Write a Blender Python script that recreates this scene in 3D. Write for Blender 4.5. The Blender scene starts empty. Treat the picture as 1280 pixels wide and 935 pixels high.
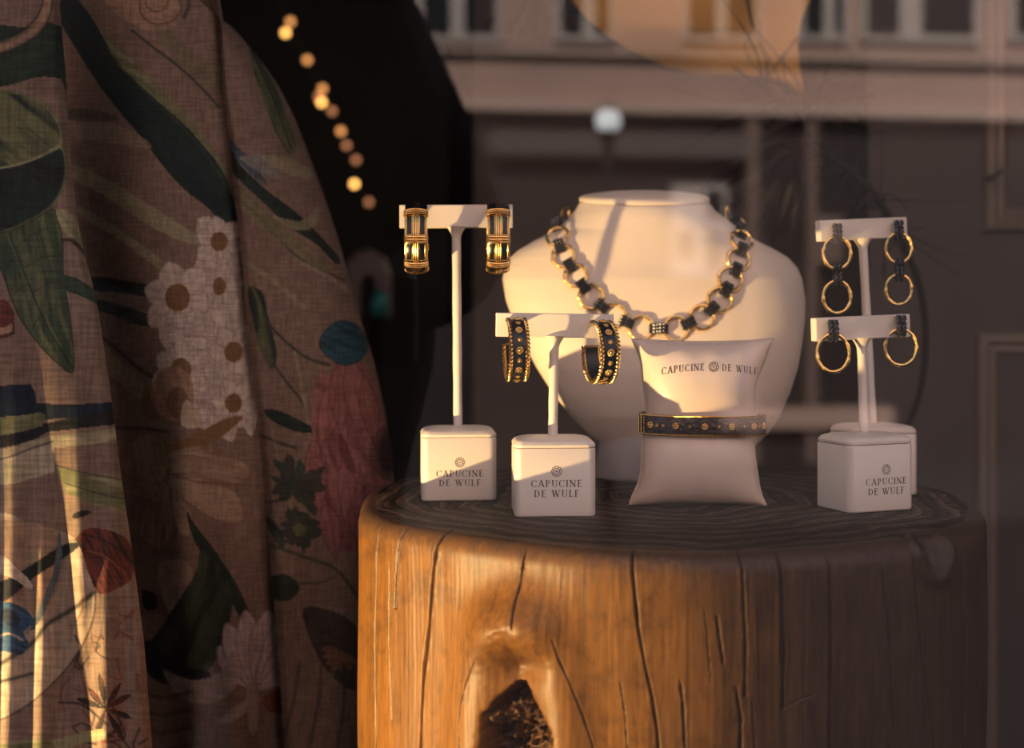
import bpy, math, random
import numpy as np
from mathutils import Vector, Matrix

R = math.radians
random.seed(4)
rng = np.random.default_rng(7)
scene = bpy.context.scene
col = scene.collection

# ------------------------------------------------------------------ camera, light, exposure
F = 1600.0                       # focal length in pixels at 1280 wide
HY = 393.0                       # horizon row
CZ = 0.6335                      # camera height (stump top is z = 0.5)
cam_d = bpy.data.cameras.new('camera')
cam = bpy.data.objects.new('camera', cam_d)
col.objects.link(cam)
scene.camera = cam
cam.location = (0, 0, CZ)
cam.rotation_euler = (R(90), 0, 0)
cam_d.sensor_width = 36
cam_d.lens = 36 * F / 1280
cam_d.shift_y = -(467.5 - HY) / 1280
cam_d.clip_start = 0.005
cam_d.dof.use_dof = True
cam_d.dof.focus_distance = 0.862
cam_d.dof.aperture_fstop = 4.3
cam_d.dof.aperture_blades = 0

vs = scene.view_settings
vs.view_transform = 'Standard'
vs.look = 'None'
vs.gamma = 1.0
vs.exposure = 0.0
vs.use_curve_mapping = False

world = bpy.data.worlds.new('sky')
scene.world = world
world.use_nodes = True
wn = world.node_tree
bgn = wn.nodes['Background']
bgn.inputs[0].default_value = (0.72, 0.82, 1.0, 1)
bgn.inputs[1].default_value = 1.15

PHI = R(6.9)                     # the shop window is turned a little against the view
U = Vector((-math.sin(PHI), math.cos(PHI), 0))
W = Vector((math.cos(PHI), math.sin(PHI), 0))
PANE = 0.5
sun_d = bpy.data.lights.new('street_sun', 'SUN')   # comes over the shop's roof and lights the houses opposite
sun_d.energy = 11.0
sun_d.color = (1.0, 0.86, 0.76)
sun_d.angle = R(0.6)
sun = bpy.data.objects.new('street_sun', sun_d)
col.objects.link(sun)
sdir = (-U * math.cos(R(38)) + W * 0.25 + Vector((0, 0, -math.sin(R(38))))).normalized()
sun.rotation_euler = sdir.to_track_quat('-Z', 'Y').to_euler()

SPOT_POS = Vector((-0.655, 0.500, 0.267))
SPOT_AIM = Vector((0.02, 0.825, 0.47))
SPOT_W = 78.0
spot_d = bpy.data.lights.new('window_spot', 'SPOT')
spot_d.energy = SPOT_W
spot_d.color = (1.0, 0.67, 0.28)
spot_d.spot_size = R(57)
spot_d.spot_blend = 0.95
spot_d.shadow_soft_size = 0.009
spot = bpy.data.objects.new('window_spot', spot_d)
col.objects.link(spot)
spot.location = SPOT_POS
spot.rotation_euler = (SPOT_AIM - SPOT_POS).to_track_quat('-Z', 'Y').to_euler()


# ------------------------------------------------------------------ helpers
def P(px, py, Y):
    return Vector(((px - 640) / F * Y, Y, CZ - (py - HY) / F * Y))


def srgb(r, g, b, k=1.0):
    f = lambda c: ((c / 255) / 12.92 if c / 255 <= 0.04045 else ((c / 255 + 0.055) / 1.055) ** 2.4) * k
    return (f(r), f(g), f(b))


def new_mat(name):
    m = bpy.data.materials.new(name)
    m.use_nodes = True
    nt = m.node_tree
    b = nt.nodes['Principled BSDF']
    return m, nt, b


def mat(name, c, rough=0.5, metal=0.0, var=0.08, scale=60.0, bump=0.0, bscale=None, spec=0.5, coat=0.0, sheen=0.0, stretch=None):
    """principled material with a little procedural colour variation and bump"""
    m, nt, b = new_mat(name)
    tc = nt.nodes.new('ShaderNodeTexCoord')
    mp = nt.nodes.new('ShaderNodeMapping')
    nt.links.new(tc.outputs['Object'], mp.inputs[0])
    if stretch:
        mp.inputs['Scale'].default_value = stretch
    n = nt.nodes.new('ShaderNodeTexNoise')
    n.inputs['Scale'].default_value = scale
    n.inputs['Detail'].default_value = 4
    nt.links.new(mp.outputs[0], n.inputs['Vector'])
    r = nt.nodes.new('ShaderNodeValToRGB')
    r.color_ramp.elements[0].position = 0.3
    r.color_ramp.elements[1].position = 0.7
    r.color_ramp.elements[0].color = (*[x * (1 - var) for x in c], 1)
    r.color_ramp.elements[1].color = (*[min(1, x * (1 + var)) for x in c], 1)
    nt.links.new(n.outputs[0], r.inputs[0])
    nt.links.new(r.outputs[0], b.inputs['Base Color'])
    b.inputs['Roughness'].default_value = rough
    b.inputs['Metallic'].default_value = metal
    b.inputs['Specular IOR Level'].default_value = spec
    b.inputs['Coat Weight'].default_value = coat
    b.inputs['Sheen Weight'].default_value = sheen
    if bump:
        n2 = nt.nodes.new('ShaderNodeTexNoise')
        n2.inputs['Scale'].default_value = bscale or scale * 4
        n2.inputs['Detail'].default_value = 3
        nt.links.new(mp.outputs[0], n2.inputs['Vector'])
        bp = nt.nodes.new('ShaderNodeBump')
        bp.inputs['Strength'].default_value = bump
        bp.inputs['Distance'].default_value = 0.001
        nt.links.new(n2.outputs[0], bp.inputs['Height'])
        nt.links.new(bp.outputs[0], b.inputs['Normal'])
    return m


class MB:
    """collects shapes into one mesh"""
    def __init__(self):
        self.v = []
        self.f = []
        self.m = []
        self.mi = 0

    def add(self, vs_, fs_):
        o = len(self.v)
        self.v.extend([tuple(x) for x in vs_])
        self.f.extend([tuple(i + o for i in f) for f in fs_])
        self.m.extend([self.mi] * len(fs_))

    def box(self, lo, hi, M=None):
        x0, y0, z0 = lo
        x1, y1, z1 = hi
        vv = [Vector(p) for p in ((x0, y0, z0), (x1, y0, z0), (x1, y1, z0), (x0, y1, z0), (x0, y0, z1), (x1, y0, z1), (x1, y1, z1), (x0, y1, z1))]
        if M is not None:
            vv = [M @ p for p in vv]
        self.add(vv, [(0, 3, 2, 1), (4, 5, 6, 7), (0, 1, 5, 4), (1, 2, 6, 5), (2, 3, 7, 6), (3, 0, 4, 7)])

    def loft(self, rings, cap0=True, cap1=True):
        n = len(rings[0])
        vv = [p for r in rings for p in r]
        ff = []
        for i in range(len(rings) - 1):
            for j in range(n):
                k = (j + 1) % n
                ff.append((i * n + j, i * n + k, (i + 1) * n + k, (i + 1) * n + j))
        if cap0:
            ff.append(tuple(range(n - 1, -1, -1)))
        if cap1:
            ff.append(tuple((len(rings) - 1) * n + j for j in range(n)))
        self.add(vv, ff)

    def tube(self, pts, r, n=8, closed=False, flat=1.0, up=None):
        pts = [Vector(p) for p in pts]
        N = len(pts)
        rad = [r] * N if not hasattr(r, '__len__') else list(r)
        T = []
        for i in range(N):
            a = pts[(i - 1) % N] if (closed or i > 0) else pts[i]
            b = pts[(i + 1) % N] if (closed or i < N - 1) else pts[i]
            t = (b - a)
            T.append(t.normalized() if t.length > 1e-12 else Vector((0, 0, 1)))
        ref = Vector(up) if up is not None else (Vector((0, 0, 1)) if abs(T[0].z) < 0.9 else Vector((1, 0, 0)))
        nrm = (ref - T[0] * ref.dot(T[0])).normalized()
        rings = []
        for i in range(N):
            if up is not None:
                nn = (ref - T[i] * ref.dot(T[i]))
                nrm = nn.normalized() if nn.length > 1e-6 else nrm
            else:
                nn = nrm - T[i] * nrm.dot(T[i])
                nrm = nn.normalized() if nn.length > 1e-9 else nrm
            bn = T[i].cross(nrm)
            rings.append([pts[i] + (nrm * math.cos(2 * math.pi * k / n) * flat + bn * math.sin(2 * math.pi * k / n)) * rad[i] for k in range(n)])
        if closed:
            vv = [p for q in rings for p in q]
            ff = []
            for i in range(N):
                i2 = (i + 1) % N
                for j in range(n):
                    k = (j + 1) % n
                    ff.append((i * n + j, i * n + k, i2 * n + k, i2 * n + j))
            self.add(vv, ff)
        else:
            self.loft(rings)

    def rope(self, pts, r, pitch, strands=2, closed=False, n=5, up=None, sub=None):
        """twisted strands along a path"""
        pts = [Vector(p) for p in pts]
        seg = [(pts[(i + 1) % len(pts)] - pts[i]).length for i in range(len(pts) if closed else len(pts) - 1)]
        L = sum(seg)
        turns = max(1, round(L / pitch))
        steps = sub or turns * 6
        cum = [0]
        for s in seg:
            cum.append(cum[-1] + s)
        path = []
        j = 0
        M_ = steps if closed else steps + 1
        for i in range(M_):
            d = L * i / steps
            while j < len(seg) - 1 and cum[j + 1] < d:
                j += 1
            a, b = pts[j], pts[(j + 1) % len(pts)]
            path.append(a.lerp(b, (d - cum[j]) / max(seg[j], 1e-9)))
        ref = Vector(up)
        for s in range(strands):
            q = []
            for i in range(M_):
                a = path[(i - 1) % M_] if (closed or i > 0) else path[i]
                b = path[(i + 1) % M_] if (closed or i < M_ - 1) else path[i]
                t = (b - a).normalized()
                nn = (ref - t * ref.dot(t)).normalized()
                bn = t.cross(nn)
                an = 2 * math.pi * (turns * i / steps + s / strands)
                q.append(path[i] + (nn * math.cos(an) + bn * math.sin(an)) * r * 0.64)
            self.tube(q, r * 0.50, n=n, closed=closed, up=up)

    def ball(self, c, r, nu=10, nv=6, sc=(1, 1, 1), M=None):
        c = Vector(c)
        vv = []
        for i in range(nv + 1):
            th = math.pi * i / nv
            for j in range(nu):
                ph = 2 * math.pi * j / nu
                p = Vector((math.sin(th) * math.cos(ph) * r * sc[0], math.sin(th) * math.sin(ph) * r * sc[1], math.cos(th) * r * sc[2]))
                if M is not None:
                    p = M @ p
                vv.append(c + p)
        ff = []
        for i in range(nv):
            for j in range(nu):
                k = (j + 1) % nu
                ff.append((i * nu + j, (i + 1) * nu + j, (i + 1) * nu + k, i * nu + k))
        self.add(vv, ff)

    def rrect(self, w, d, rad, levels, M=None, seg=6):
        """stack of rounded rectangles: levels are (z, inset)"""
        rings = []
        for z, ins in levels:
            hw, hd = w / 2 - ins, d / 2 - ins
            rr = max(min(rad - ins * 0.5, hw, hd), 0.0005)
            ring = []
            for cx, cy, a0 in ((hw - rr, hd - rr, 0), (-hw + rr, hd - rr, 90), (-hw + rr, -hd + rr, 180), (hw - rr, -hd + rr, 270)):
                for k in range(seg + 1):
                    a = R(a0 + 90 * k / seg)
                    p = Vector((cx + rr * math.cos(a), cy + rr * math.sin(a), z))
                    ring.append(M @ p if M is not None else p)
            rings.append(ring)
        self.loft(rings)

    def build(self, name, m, parent=None, smooth=True, M=None):
        me = bpy.data.meshes.new(name)
        vv = self.v if M is None else [tuple(M @ Vector(p)) for p in self.v]
        me.from_pydata(vv, [], self.f)
        ms = m if isinstance(m, (list, tuple)) else [m]
        for q in ms:
            me.materials.append(q)
        if len(ms) > 1:
            me.polygons.foreach_set('material_index', self.m)
        o = bpy.data.objects.new(name, me)
        col.objects.link(o)
        if smooth:
            me.polygons.foreach_set('use_smooth', [True] * len(me.polygons))
            if smooth != 'all':
                me.set_sharp_from_angle(angle=R(40))
        if parent is not None:
            o.parent = parent
        return o


def tag(o, label=None, cat=None, group=None, kind=None):
    if label: o['label'] = label
    if cat: o['category'] = cat
    if group: o['group'] = group
    if kind: o['kind'] = kind
    return o


def empty(name, loc=(0, 0, 0), rz=0.0):
    o = bpy.data.objects.new(name, None)
    col.objects.link(o)
    o.location = loc
    o.rotation_euler = (0, 0, rz)
    o.empty_display_size = 0.02
    return o


def crom(pts, n=8, closed=False):
    pts = [Vector(p) for p in pts]
    out = []
    N = len(pts)
    rngi = range(N) if closed else range(N - 1)
    for i in rngi:
        if closed:
            p0, p1, p2, p3 = pts[(i - 1) % N], pts[i], pts[(i + 1) % N], pts[(i + 2) % N]
        else:
            p0, p1, p2, p3 = pts[max(i - 1, 0)], pts[i], pts[i + 1], pts[min(i + 2, N - 1)]
        for k in range(n):
            t = k / n
            out.append(0.5 * ((2 * p1) + (p2 - p0) * t + (2 * p0 - 5 * p1 + 4 * p2 - p3) * t * t + (3 * p1 - p0 - 3 * p2 + p3) * t ** 3))
    if not closed:
        out.append(pts[-1])
    return out


def vnoise(x, y, seed=0):
    """smooth value noise, numpy"""
    xi = np.floor(x).astype(np.int64)
    yi = np.floor(y).astype(np.int64)
    fx = x - xi
    fy = y - yi
    fx = fx * fx * (3 - 2 * fx)
    fy = fy * fy * (3 - 2 * fy)

    def h(a, b):
        n = (a * 374761393 + b * 668265263 + seed * 982451653) & 0x7fffffff
        n = ((n ^ (n >> 13)) * 1274126177) & 0x7fffffff
        return ((n ^ (n >> 16)) & 0xffff) / 65535.0
    return (h(xi, yi) * (1 - fx) + h(xi + 1, yi) * fx) * (1 - fy) + (h(xi, yi + 1) * (1 - fx) + h(xi + 1, yi + 1) * fx) * fy


def grid_mesh(name, V, nu, nv, m, colors=None, weave=None, parent=None, closed_u=False):
    """V: (nv, nu, 3) numpy grid"""
    me = bpy.data.meshes.new(name)
    idx = np.arange(nu * nv).reshape(nv, nu)
    if closed_u:
        a = idx[:-1]; b = np.roll(idx, -1, 1)[:-1]; c = np.roll(idx, -1, 1)[1:]; d = idx[1:]
    else:
        a = idx[:-1, :-1]; b = idx[:-1, 1:]; c = idx[1:, 1:]; d = idx[1:, :-1]
    fc = np.stack([a, b, c, d], -1).reshape(-1, 4)
    nf = len(fc)
    me.vertices.add(nu * nv)
    me.vertices.foreach_set('co', V.reshape(-1).astype(np.float32))
    me.loops.add(nf * 4)
    me.loops.foreach_set('vertex_index', fc.reshape(-1).astype(np.int32))
    me.polygons.add(nf)
    me.polygons.foreach_set('loop_start', np.arange(0, nf * 4, 4, dtype=np.int32))
    me.polygons.foreach_set('loop_total', np.full(nf, 4, dtype=np.int32))
    me.update(calc_edges=True)
    me.polygons.foreach_set('use_smooth', np.ones(nf, dtype=bool))
    if colors is not None:
        at = me.attributes.new('print', 'FLOAT_COLOR', 'POINT')
        c4 = np.concatenate([colors.reshape(-1, 3), np.ones((nu * nv, 1))], 1)
        at.data.foreach_set('color', c4.reshape(-1).astype(np.float32))
    if weave is not None:
        at = me.attributes.new('weave', 'FLOAT_VECTOR', 'POINT')
        at.data.foreach_set('vector', weave.reshape(-1).astype(np.float32))
    me.materials.append(m)
    o = bpy.data.objects.new(name, me)
    col.objects.link(o)
    if parent is not None:
        o.parent = parent
    return o


def emis(name, c, s):
    m, nt, bb = new_mat(name)
    bb.inputs['Base Color'].default_value = (*c, 1)
    bb.inputs['Emission Color'].default_value = (*c, 1)
    bb.inputs['Emission Strength'].default_value = s
    return m


# ------------------------------------------------------------------ materials
M_leather = mat('ivory_leatherette', (0.74, 0.65, 0.57), rough=0.42, var=0.02, scale=30, bump=0.10, bscale=900, spec=0.45)
M_velvet = mat('cream_bust_cover', (0.74, 0.62, 0.51), rough=0.62, var=0.03, scale=25, bump=0.08, bscale=700, sheen=0.1)
M_satin = mat('blush_pillow_leatherette', (0.72, 0.58, 0.49), rough=0.33, var=0.03, scale=30, bump=0.06, bscale=500, spec=0.6)
M_piping = mat('pillow_seam', (0.62, 0.49, 0.41), rough=0.5, var=0.03)
M_gold = mat('gold', (0.80, 0.52, 0.19), rough=0.26, metal=1.0, var=0.12, scale=250, bump=0.25, bscale=420)
M_goldd = mat('brushed_gold', (0.78, 0.52, 0.20), rough=0.3, metal=1.0, var=0.15, scale=200)
M_ox = mat('oxidised_silver', (0.055, 0.055, 0.068), rough=0.24, metal=0.6, var=0.4, scale=300)
M_enamel = mat('black_enamel', (0.008, 0.011, 0.018), rough=0.22, var=0.1, spec=0.35)
M_bandox = mat('hammered_dark_silver', (0.065, 0.056, 0.058), rough=0.3, metal=0.85, var=0.3, scale=300, bump=0.9, bscale=520)
M_ink = mat('brown_print', (0.05, 0.03, 0.03), rough=0.6, var=0.05)
M_dark = mat('dark_interior_plaster', (0.02, 0.016, 0.016), rough=0.9, var=0.2, scale=4)
M_floor = mat('dark_oak_boards', (0.03, 0.022, 0.018), rough=0.6, var=0.3, scale=8, stretch=(8, 1, 1))
M_panel = mat('taupe_painted_panel', (0.060, 0.050, 0.048), rough=0.55, var=0.06, scale=6)
M_panel_edge = mat('taupe_painted_moulding', (0.17, 0.135, 0.115), rough=0.5, var=0.06, scale=6)


# ------------------------------------------------------------------ setting: shop, pane, street, houses opposite
ML = Matrix(((W.x, U.x, 0, 0), (W.y, U.y, 0, 0), (0, 0, 1, 0), (0, 0, 0, 1)))   # (s, depth, z) -> world


def struct(name, m, *boxes):
    b = MB()
    for lo, hi in boxes:
        b.box(lo, hi, ML)
    o = b.build(name, m, smooth=False)
    o['kind'] = 'structure'
    return o


struct('floor', M_floor, ((-1.4, PANE - 0.05, -0.05), (2.2, 5.6, 0.0)))
struct('ceiling', M_dark, ((-1.5, PANE - 0.05, 2.0), (2.3, 5.7, 2.1)))
struct('wall_left', M_dark, ((-1.5, PANE - 0.05, -0.05), (-1.4, 5.7, 2.0)))
struct('wall_right', M_dark, ((2.2, PANE - 0.05, -0.05), (2.3, 5.7, 2.0)))
struct('wall_back', M_dark, ((-1.4, 5.6, 0), (2.2, 5.7, 2.0)))
S0, S1, Z0, Z1 = -1.05, 1.15, 0.0, 1.72
struct('wall_front', mat('painted_shop_front', (0.05, 0.05, 0.055), rough=0.5),
       ((-3.2, PANE - 0.06, -0.48), (S0, PANE + 0.06, 4.2)), ((S1, PANE - 0.06, -0.48), (3.6, PANE + 0.06, 4.2)),
       ((S0, PANE - 0.06, -0.48), (S1, PANE + 0.06, Z0)), ((S0, PANE - 0.06, Z1), (S1, PANE + 0.06, 4.2)))

# window: a frame and its glass
fr = MB()
for lo, hi in (((S0, PANE - 0.03, Z0), (S0 + 0.04, PANE + 0.03, Z1)), ((S1 - 0.04, PANE - 0.03, Z0), (S1, PANE + 0.03, Z1)),
               ((S0, PANE - 0.03, Z0), (S1, PANE + 0.03, Z0 + 0.04)), ((S0, PANE - 0.03, Z1 - 0.04), (S1, PANE + 0.03, Z1))):
    fr.box(lo, hi, ML)
win = fr.build('window_1', mat('dark_window_frame', (0.03, 0.03, 0.032), rough=0.4), smooth=False)
win['kind'] = 'structure'
mg = bpy.data.materials.new('window_glass')
mg.use_nodes = True
nt = mg.node_tree
nt.nodes.remove(nt.nodes['Principled BSDF'])
tr = nt.nodes.new('ShaderNodeBsdfTransparent')
gl = nt.nodes.new('ShaderNodeBsdfGlossy')
gl.inputs['Roughness'].default_value = 0.0
gl.inputs['Color'].default_value = (1, 1, 1, 1)
lw = nt.nodes.new('ShaderNodeLayerWeight')
lw.inputs['Blend'].default_value = 0.12
ma = nt.nodes.new('ShaderNodeMath')
ma.operation = 'MULTIPLY_ADD'
ma.inputs[1].default_value = 0.5
ma.inputs[2].default_value = 0.036
nt.links.new(lw.outputs['Facing'], ma.inputs[0])
mx = nt.nodes.new('ShaderNodeMixShader')
nt.links.new(ma.outputs[0], mx.inputs[0])
nt.links.new(tr.outputs[0], mx.inputs[1])
nt.links.new(gl.outputs[0], mx.inputs[2])
nt.links.new(mx.outputs[0], nt.nodes['Material Output'].inputs[0])
gp = MB()
gp.box((S0 + 0.02, PANE - 0.002, Z0 + 0.02), (S1 - 0.02, PANE + 0.002, Z1 - 0.02), ML)
pane = gp.build('pane', mg, win, smooth=False)

# street
struct('ground', mat('street_paving', (0.05, 0.047, 0.045), rough=0.8, var=0.2, scale=3), ((-14, -8.2, -0.55), (14, PANE - 0.06, -0.48)))


# houses opposite: seen mirrored in the pane, so laid out where their mirror image shows
DV = 9.0
def SZ(px, py, dv=DV):
    ray = Vector(((px - 640) / F, 1, -(py - HY) / F))
    v = ray * (dv / U.dot(ray))
    return W.dot(v), CZ + v.z


YF = 2 * PANE - DV
M_fac = mat('pink_stone_facade', (0.60, 0.41, 0.34), rough=0.8, var=0.08, scale=1.2)
M_fac2 = mat('pale_stone_trim', (0.72, 0.54, 0.45), rough=0.8, var=0.06, scale=2)
M_shopf = mat('dark_shopfront', (0.035, 0.028, 0.027), rough=0.6, var=0.2, scale=1.0)
M_pil = mat('brown_pilaster', (0.26, 0.18, 0.15), rough=0.8)
M_wdark = mat('dark_window_glass', (0.02, 0.022, 0.026), rough=0.1, var=0.1)
M_white = mat('white_painted_frame', (0.66, 0.58, 0.52), rough=0.5, var=0.04)
house = empty('town_house')
tag(house, 'pink stone town house across the street, mirrored in the shop window', 'building')


def fbox(m_, name, px0, px1, py0, py1, d0, d1, parent=house, z0=None, z1=None):
    s0, za = SZ(px0, py1)
    s1, zb = SZ(px1, py0)
    if z0 is not None: za = z0
    if z1 is not None: zb = z1
    b = MB()
    b.box((s0, YF + d0, za), (s1, YF + d1, zb), ML)
    return b.build(name, m_, parent, smooth=False)


b = MB()
s_l, s_r = -9, 9
_, zband0 = SZ(900, 140)
b.box((s_l, YF - 0.3, zband0), (s_r, YF, 9), ML)
b.build('upper_wall', M_fac, house, smooth=False)
b = MB()
b.box((s_l, YF - 0.3, -0.48), (s_r, YF - 0.05, zband0), ML)
b.build('shopfront', M_shopf, house, smooth=False)
_, zc0 = SZ(900, 78)
_, zc1 = SZ(900, 66)
b = MB()
b.box((s_l, YF, zc0 + 0.02), (s_r, YF + 0.06, zc0 + 0.05), ML)
b.box((s_l, YF, zband0 - 0.03), (s_r, YF + 0.10, zband0 + 0.04), ML)
b.build('cornice', M_fac2, house, smooth=False)
b = MB()
b.box((s_l, YF, zc0 - 0.03), (s_r, YF + 0.02, zc1), ML)
b.build('cornice_groove', M_shopf, house, smooth=False)
for x0, x1, x2, x3 in ((528, 562, 580, 618), (858, 892, 906, 942), (1002, 1026, 1040, 1050), (1081, 1120, 1149, 1212), (1266, 1300, 1320, 1350), (390, 420, 440, 470), (700, 726, 742, 760)):
    f_ = fbox(M_white, 'window', x0 - 8, x3 + 8, -260, 52, -0.02, 0.05)
    for q0, q1 in ((x0, x1), (x2, x3)):
        for yy0, yy1 in ((-20, 44), (-110, -30), (-240, -120)):
            fbox(M_wdark, 'pane', q0, q1, yy0, yy1, 0.03, 0.06, parent=f_)
for x0, x1 in ((930, 946), (1006, 1018)):
    fbox(M_pil, 'pilaster', x0, x1, 140, 560, -0.05, 0.06, z0=-0.45, z1=zband0 - 0.04)
f_ = fbox(M_white, 'shop_window', 838, 905, 232, 345, -0.04, 0.08)
fbox(M_wdark, 'pane', 878, 899, 240, 276, 0.05, 0.1, parent=f_)
fbox(M_wdark, 'pane', 878, 899, 288, 336, 0.05, 0.1, parent=f_)
fbox(M_shopf, 'pane', 842, 862, 290, 322, 0.05, 0.1, parent=f_)
fbox(M_pil, 'shop_window', 1006, 1050, 270, 330, -0.04, 0.05)
fbox(M_fac, 'doorstep_band', 900, 1110, 508, 535, -0.04, 0.10)
fbox(mat('grey_awning', (0.17, 0.14, 0.13), rough=0.8), 'awning_board', 610, 930, 170, 195, -0.05, 0.12)

# street lamp, mirrored too
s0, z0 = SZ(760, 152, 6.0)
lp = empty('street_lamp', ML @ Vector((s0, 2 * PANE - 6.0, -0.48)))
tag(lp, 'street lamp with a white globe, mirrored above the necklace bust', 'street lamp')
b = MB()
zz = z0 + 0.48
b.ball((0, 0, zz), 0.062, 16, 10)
b.build('globe', emis('opal_glass_sky_glow', (0.95, 1.0, 1.0), 4.0), lp)  # unlit by day; the emission stands in for sky brightness on the globe
b = MB()
b.tube([(0, 0, 0), (0, 0, 0.12)], [0.09, 0.06], 12)
b.tube([(0, 0, 0.1), (0, 0, zz - 0.1)], [0.04, 0.025], 12)
b.tube([(0, 0, zz - 0.10), (0, 0, zz - 0.05)], [0.03, 0.055], 12)
b.tube([(0, 0, zz + 0.055), (0, 0, zz + 0.09)], [0.03, 0.008], 12)
b.build('post', mat('black_iron', (0.02, 0.02, 0.022), rough=0.4), lp)

# ------------------------------------------------------------------ photographer (only its mirror image shows)
vph = Vector(((268 - 640) / F * 1.34, 1.34, 0))
vph = vph - 2 * (U.dot(vph) - PANE) * U
cx_, cy_ = vph.x, vph.y
person = empty('person', (cx_, cy_, -0.48), math.atan2(-U.x, U.y))
tag(person, 'person in a dark coat holding a camera at chest height, mirrored as a dark shape', 'person')
jo = {'pel': (0, 0, .92), 'w': (0, 0, 1.08), 'ch': (0, -.01, 1.30), 'nk': (0, -.01, 1.46), 'hd0': (0, .01, 1.54), 'hd': (0, .02, 1.64), 'hd2': (0, .01, 1.73),
      'shl': (-.17, -.01, 1.42), 'ell': (-.25, .05, 1.16), 'wrl': (-.05, .22, 1.10), 'shr': (.17, -.01, 1.42), 'elr': (.26, .05, 1.16), 'wrr': (.14, .24, 1.11),
      'hil': (-.10, 0, .88), 'knl': (-.11, .02, .49), 'anl': (-.12, -.02, .10), 'tol': (-.13, .16, .05), 'hir': (.10, 0, .88), 'knr': (.11, .02, .49), 'anr': (.12, -.02, .10), 'tor': (.13, .16, .05)}
ed = [('pel', 'w'), ('w', 'ch'), ('ch', 'nk'), ('nk', 'hd0'), ('hd0', 'hd'), ('hd', 'hd2'), ('ch', 'shl'), ('shl', 'ell'), ('ell', 'wrl'), ('ch', 'shr'), ('shr', 'elr'), ('elr', 'wrr'),
      ('pel', 'hil'), ('hil', 'knl'), ('knl', 'anl'), ('anl', 'tol'), ('pel', 'hir'), ('hir', 'knr'), ('knr', 'anr'), ('anr', 'tor')]
rad = {'pel': (.33, .14), 'w': (.28, .13), 'ch': (.18, .13), 'nk': (.065, .065), 'hd0': (.07, .08), 'hd': (.085, .10), 'hd2': (.06, .07), 'shl': (.085, .08), 'shr': (.085, .08),
       'ell': (.06, .06), 'elr': (.06, .06), 'wrl': (.032, .032), 'wrr': (.032, .032), 'hil': (.20, .12), 'hir': (.20, .12), 'knl': (.075, .075), 'knr': (.075, .075),
       'anl': (.05, .05), 'anr': (.05, .05), 'tol': (.04, .035), 'tor': (.04, .035)}
keys = list(jo)
edges = [(keys.index(a), keys.index(b)) for a, b in ed]
vv = [jo[k] for k in keys]
rr_ = [rad[k] for k in keys]
for side, wk, sx in (('l', 'wrl', 1), ('r', 'wrr', -1)):
    wp = Vector(jo[wk])
    pi_ = len(vv)
    vv.append(tuple(wp + Vector((0.01 * sx, 0.055, 0.0)))); rr_.append((.030, .018)); edges.append((keys.index(wk), pi_))
    for fi in range(4):
        base = wp + Vector((0.015 * sx, 0.085, 0.024 - fi * 0.017))
        ln = (0.030, 0.034, 0.031, 0.024)[fi]
        a0 = len(vv)
        vv.append(tuple(base)); rr_.append((.0085, .0085)); edges.append((pi_, a0))
        vv.append(tuple(base + Vector((0.010 * sx, ln, 0)))); rr_.append((.008, .008)); edges.append((a0, a0 + 1))
        vv.append(tuple(base + Vector((0.034 * sx, ln + 0.012, 0)))); rr_.append((.007, .007)); edges.append((a0 + 1, a0 + 2))
    a0 = len(vv)
    vv.append(tuple(wp + Vector((0.030 * sx, 0.040, 0.032)))); rr_.append((.010, .010)); edges.append((pi_, a0))
    vv.append(tuple(wp + Vector((0.048 * sx, 0.060, 0.040)))); rr_.append((.008, .008)); edges.append((a0, a0 + 1))
me = bpy.data.meshes.new('body')
me.from_pydata(vv, edges, [])
body = bpy.data.objects.new('body', me)
col.objects.link(body)
body.parent = person
body.modifiers.new('skin', 'SKIN')
for i, sv in enumerate(me.skin_vertices[0].data):
    sv.radius = rr_[i]
    sv.use_root = (i == 0)
body.modifiers.new('sub', 'SUBSURF').levels = 1
body.modifiers['sub'].render_levels = 2
me.materials.append(mat('dark_wool_coat', (0.045, 0.034, 0.033), rough=0.9, sheen=0.0))
b = MB()
b.ball((0, 0.012, 1.69), 0.108, 16, 10, (0.92, 1.05, 0.9))
b.build('knitted_hat', mat('black_knit', (0.012, 0.012, 0.013), rough=0.95, bump=0.4), person)
M_skin = mat('face_skin', (0.25, 0.14, 0.10), rough=0.6)  # one even tone for nose, eyes, mouth and ears
for nm, c, rr0, sc0 in (('nose', (0, .118, 1.625), .014, (.8, 1.1, 1.5)), ('eye', (-.035, .098, 1.655), .010, (1.2, .8, .7)), ('eye', (.035, .098, 1.655), .010, (1.2, .8, .7)),
                        ('mouth', (0, .106, 1.585), .010, (2.4, .6, .6)), ('ear', (-.092, .0, 1.63), .02, (.5, .8, 1.5)), ('ear', (.092, .0, 1.63), .02, (.5, .8, 1.5))):
    b = MB()
    b.ball(c, rr0, 10, 7, sc0)
    b.build(nm, M_skin, person)
b = MB()
b.rrect(0.125, 0.045, 0.012, [(-0.045, 0.004), (-0.04, 0), (0.03, 0), (0.036, 0.005)], Matrix.Translation((0.0, -0.095, CZ)))
b.rrect(0.05, 0.04, 0.008, [(0.03, 0), (0.048, 0.006)], Matrix.Translation((0.0, -0.095, CZ)))
b.tube([(0, -0.08, CZ), (0, -0.04, CZ)], 0.033, 20)
cm = b.build('camera_body', mat('black_camera_plastic', (0.015, 0.015, 0.016), rough=0.4))
tag(cm, 'black camera held by the mirrored person', 'camera')

# ------------------------------------------------------------------ painted panelling, right
DP = 1.55
def pbox(b_, px0, px1, py0, py1, Y0, Y1):
    a = P(px0, py1, DP); c = P(px1, py0, DP)
    b_.box((a.x, Y0, a.z), (c.x, Y1, c.z))


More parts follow.
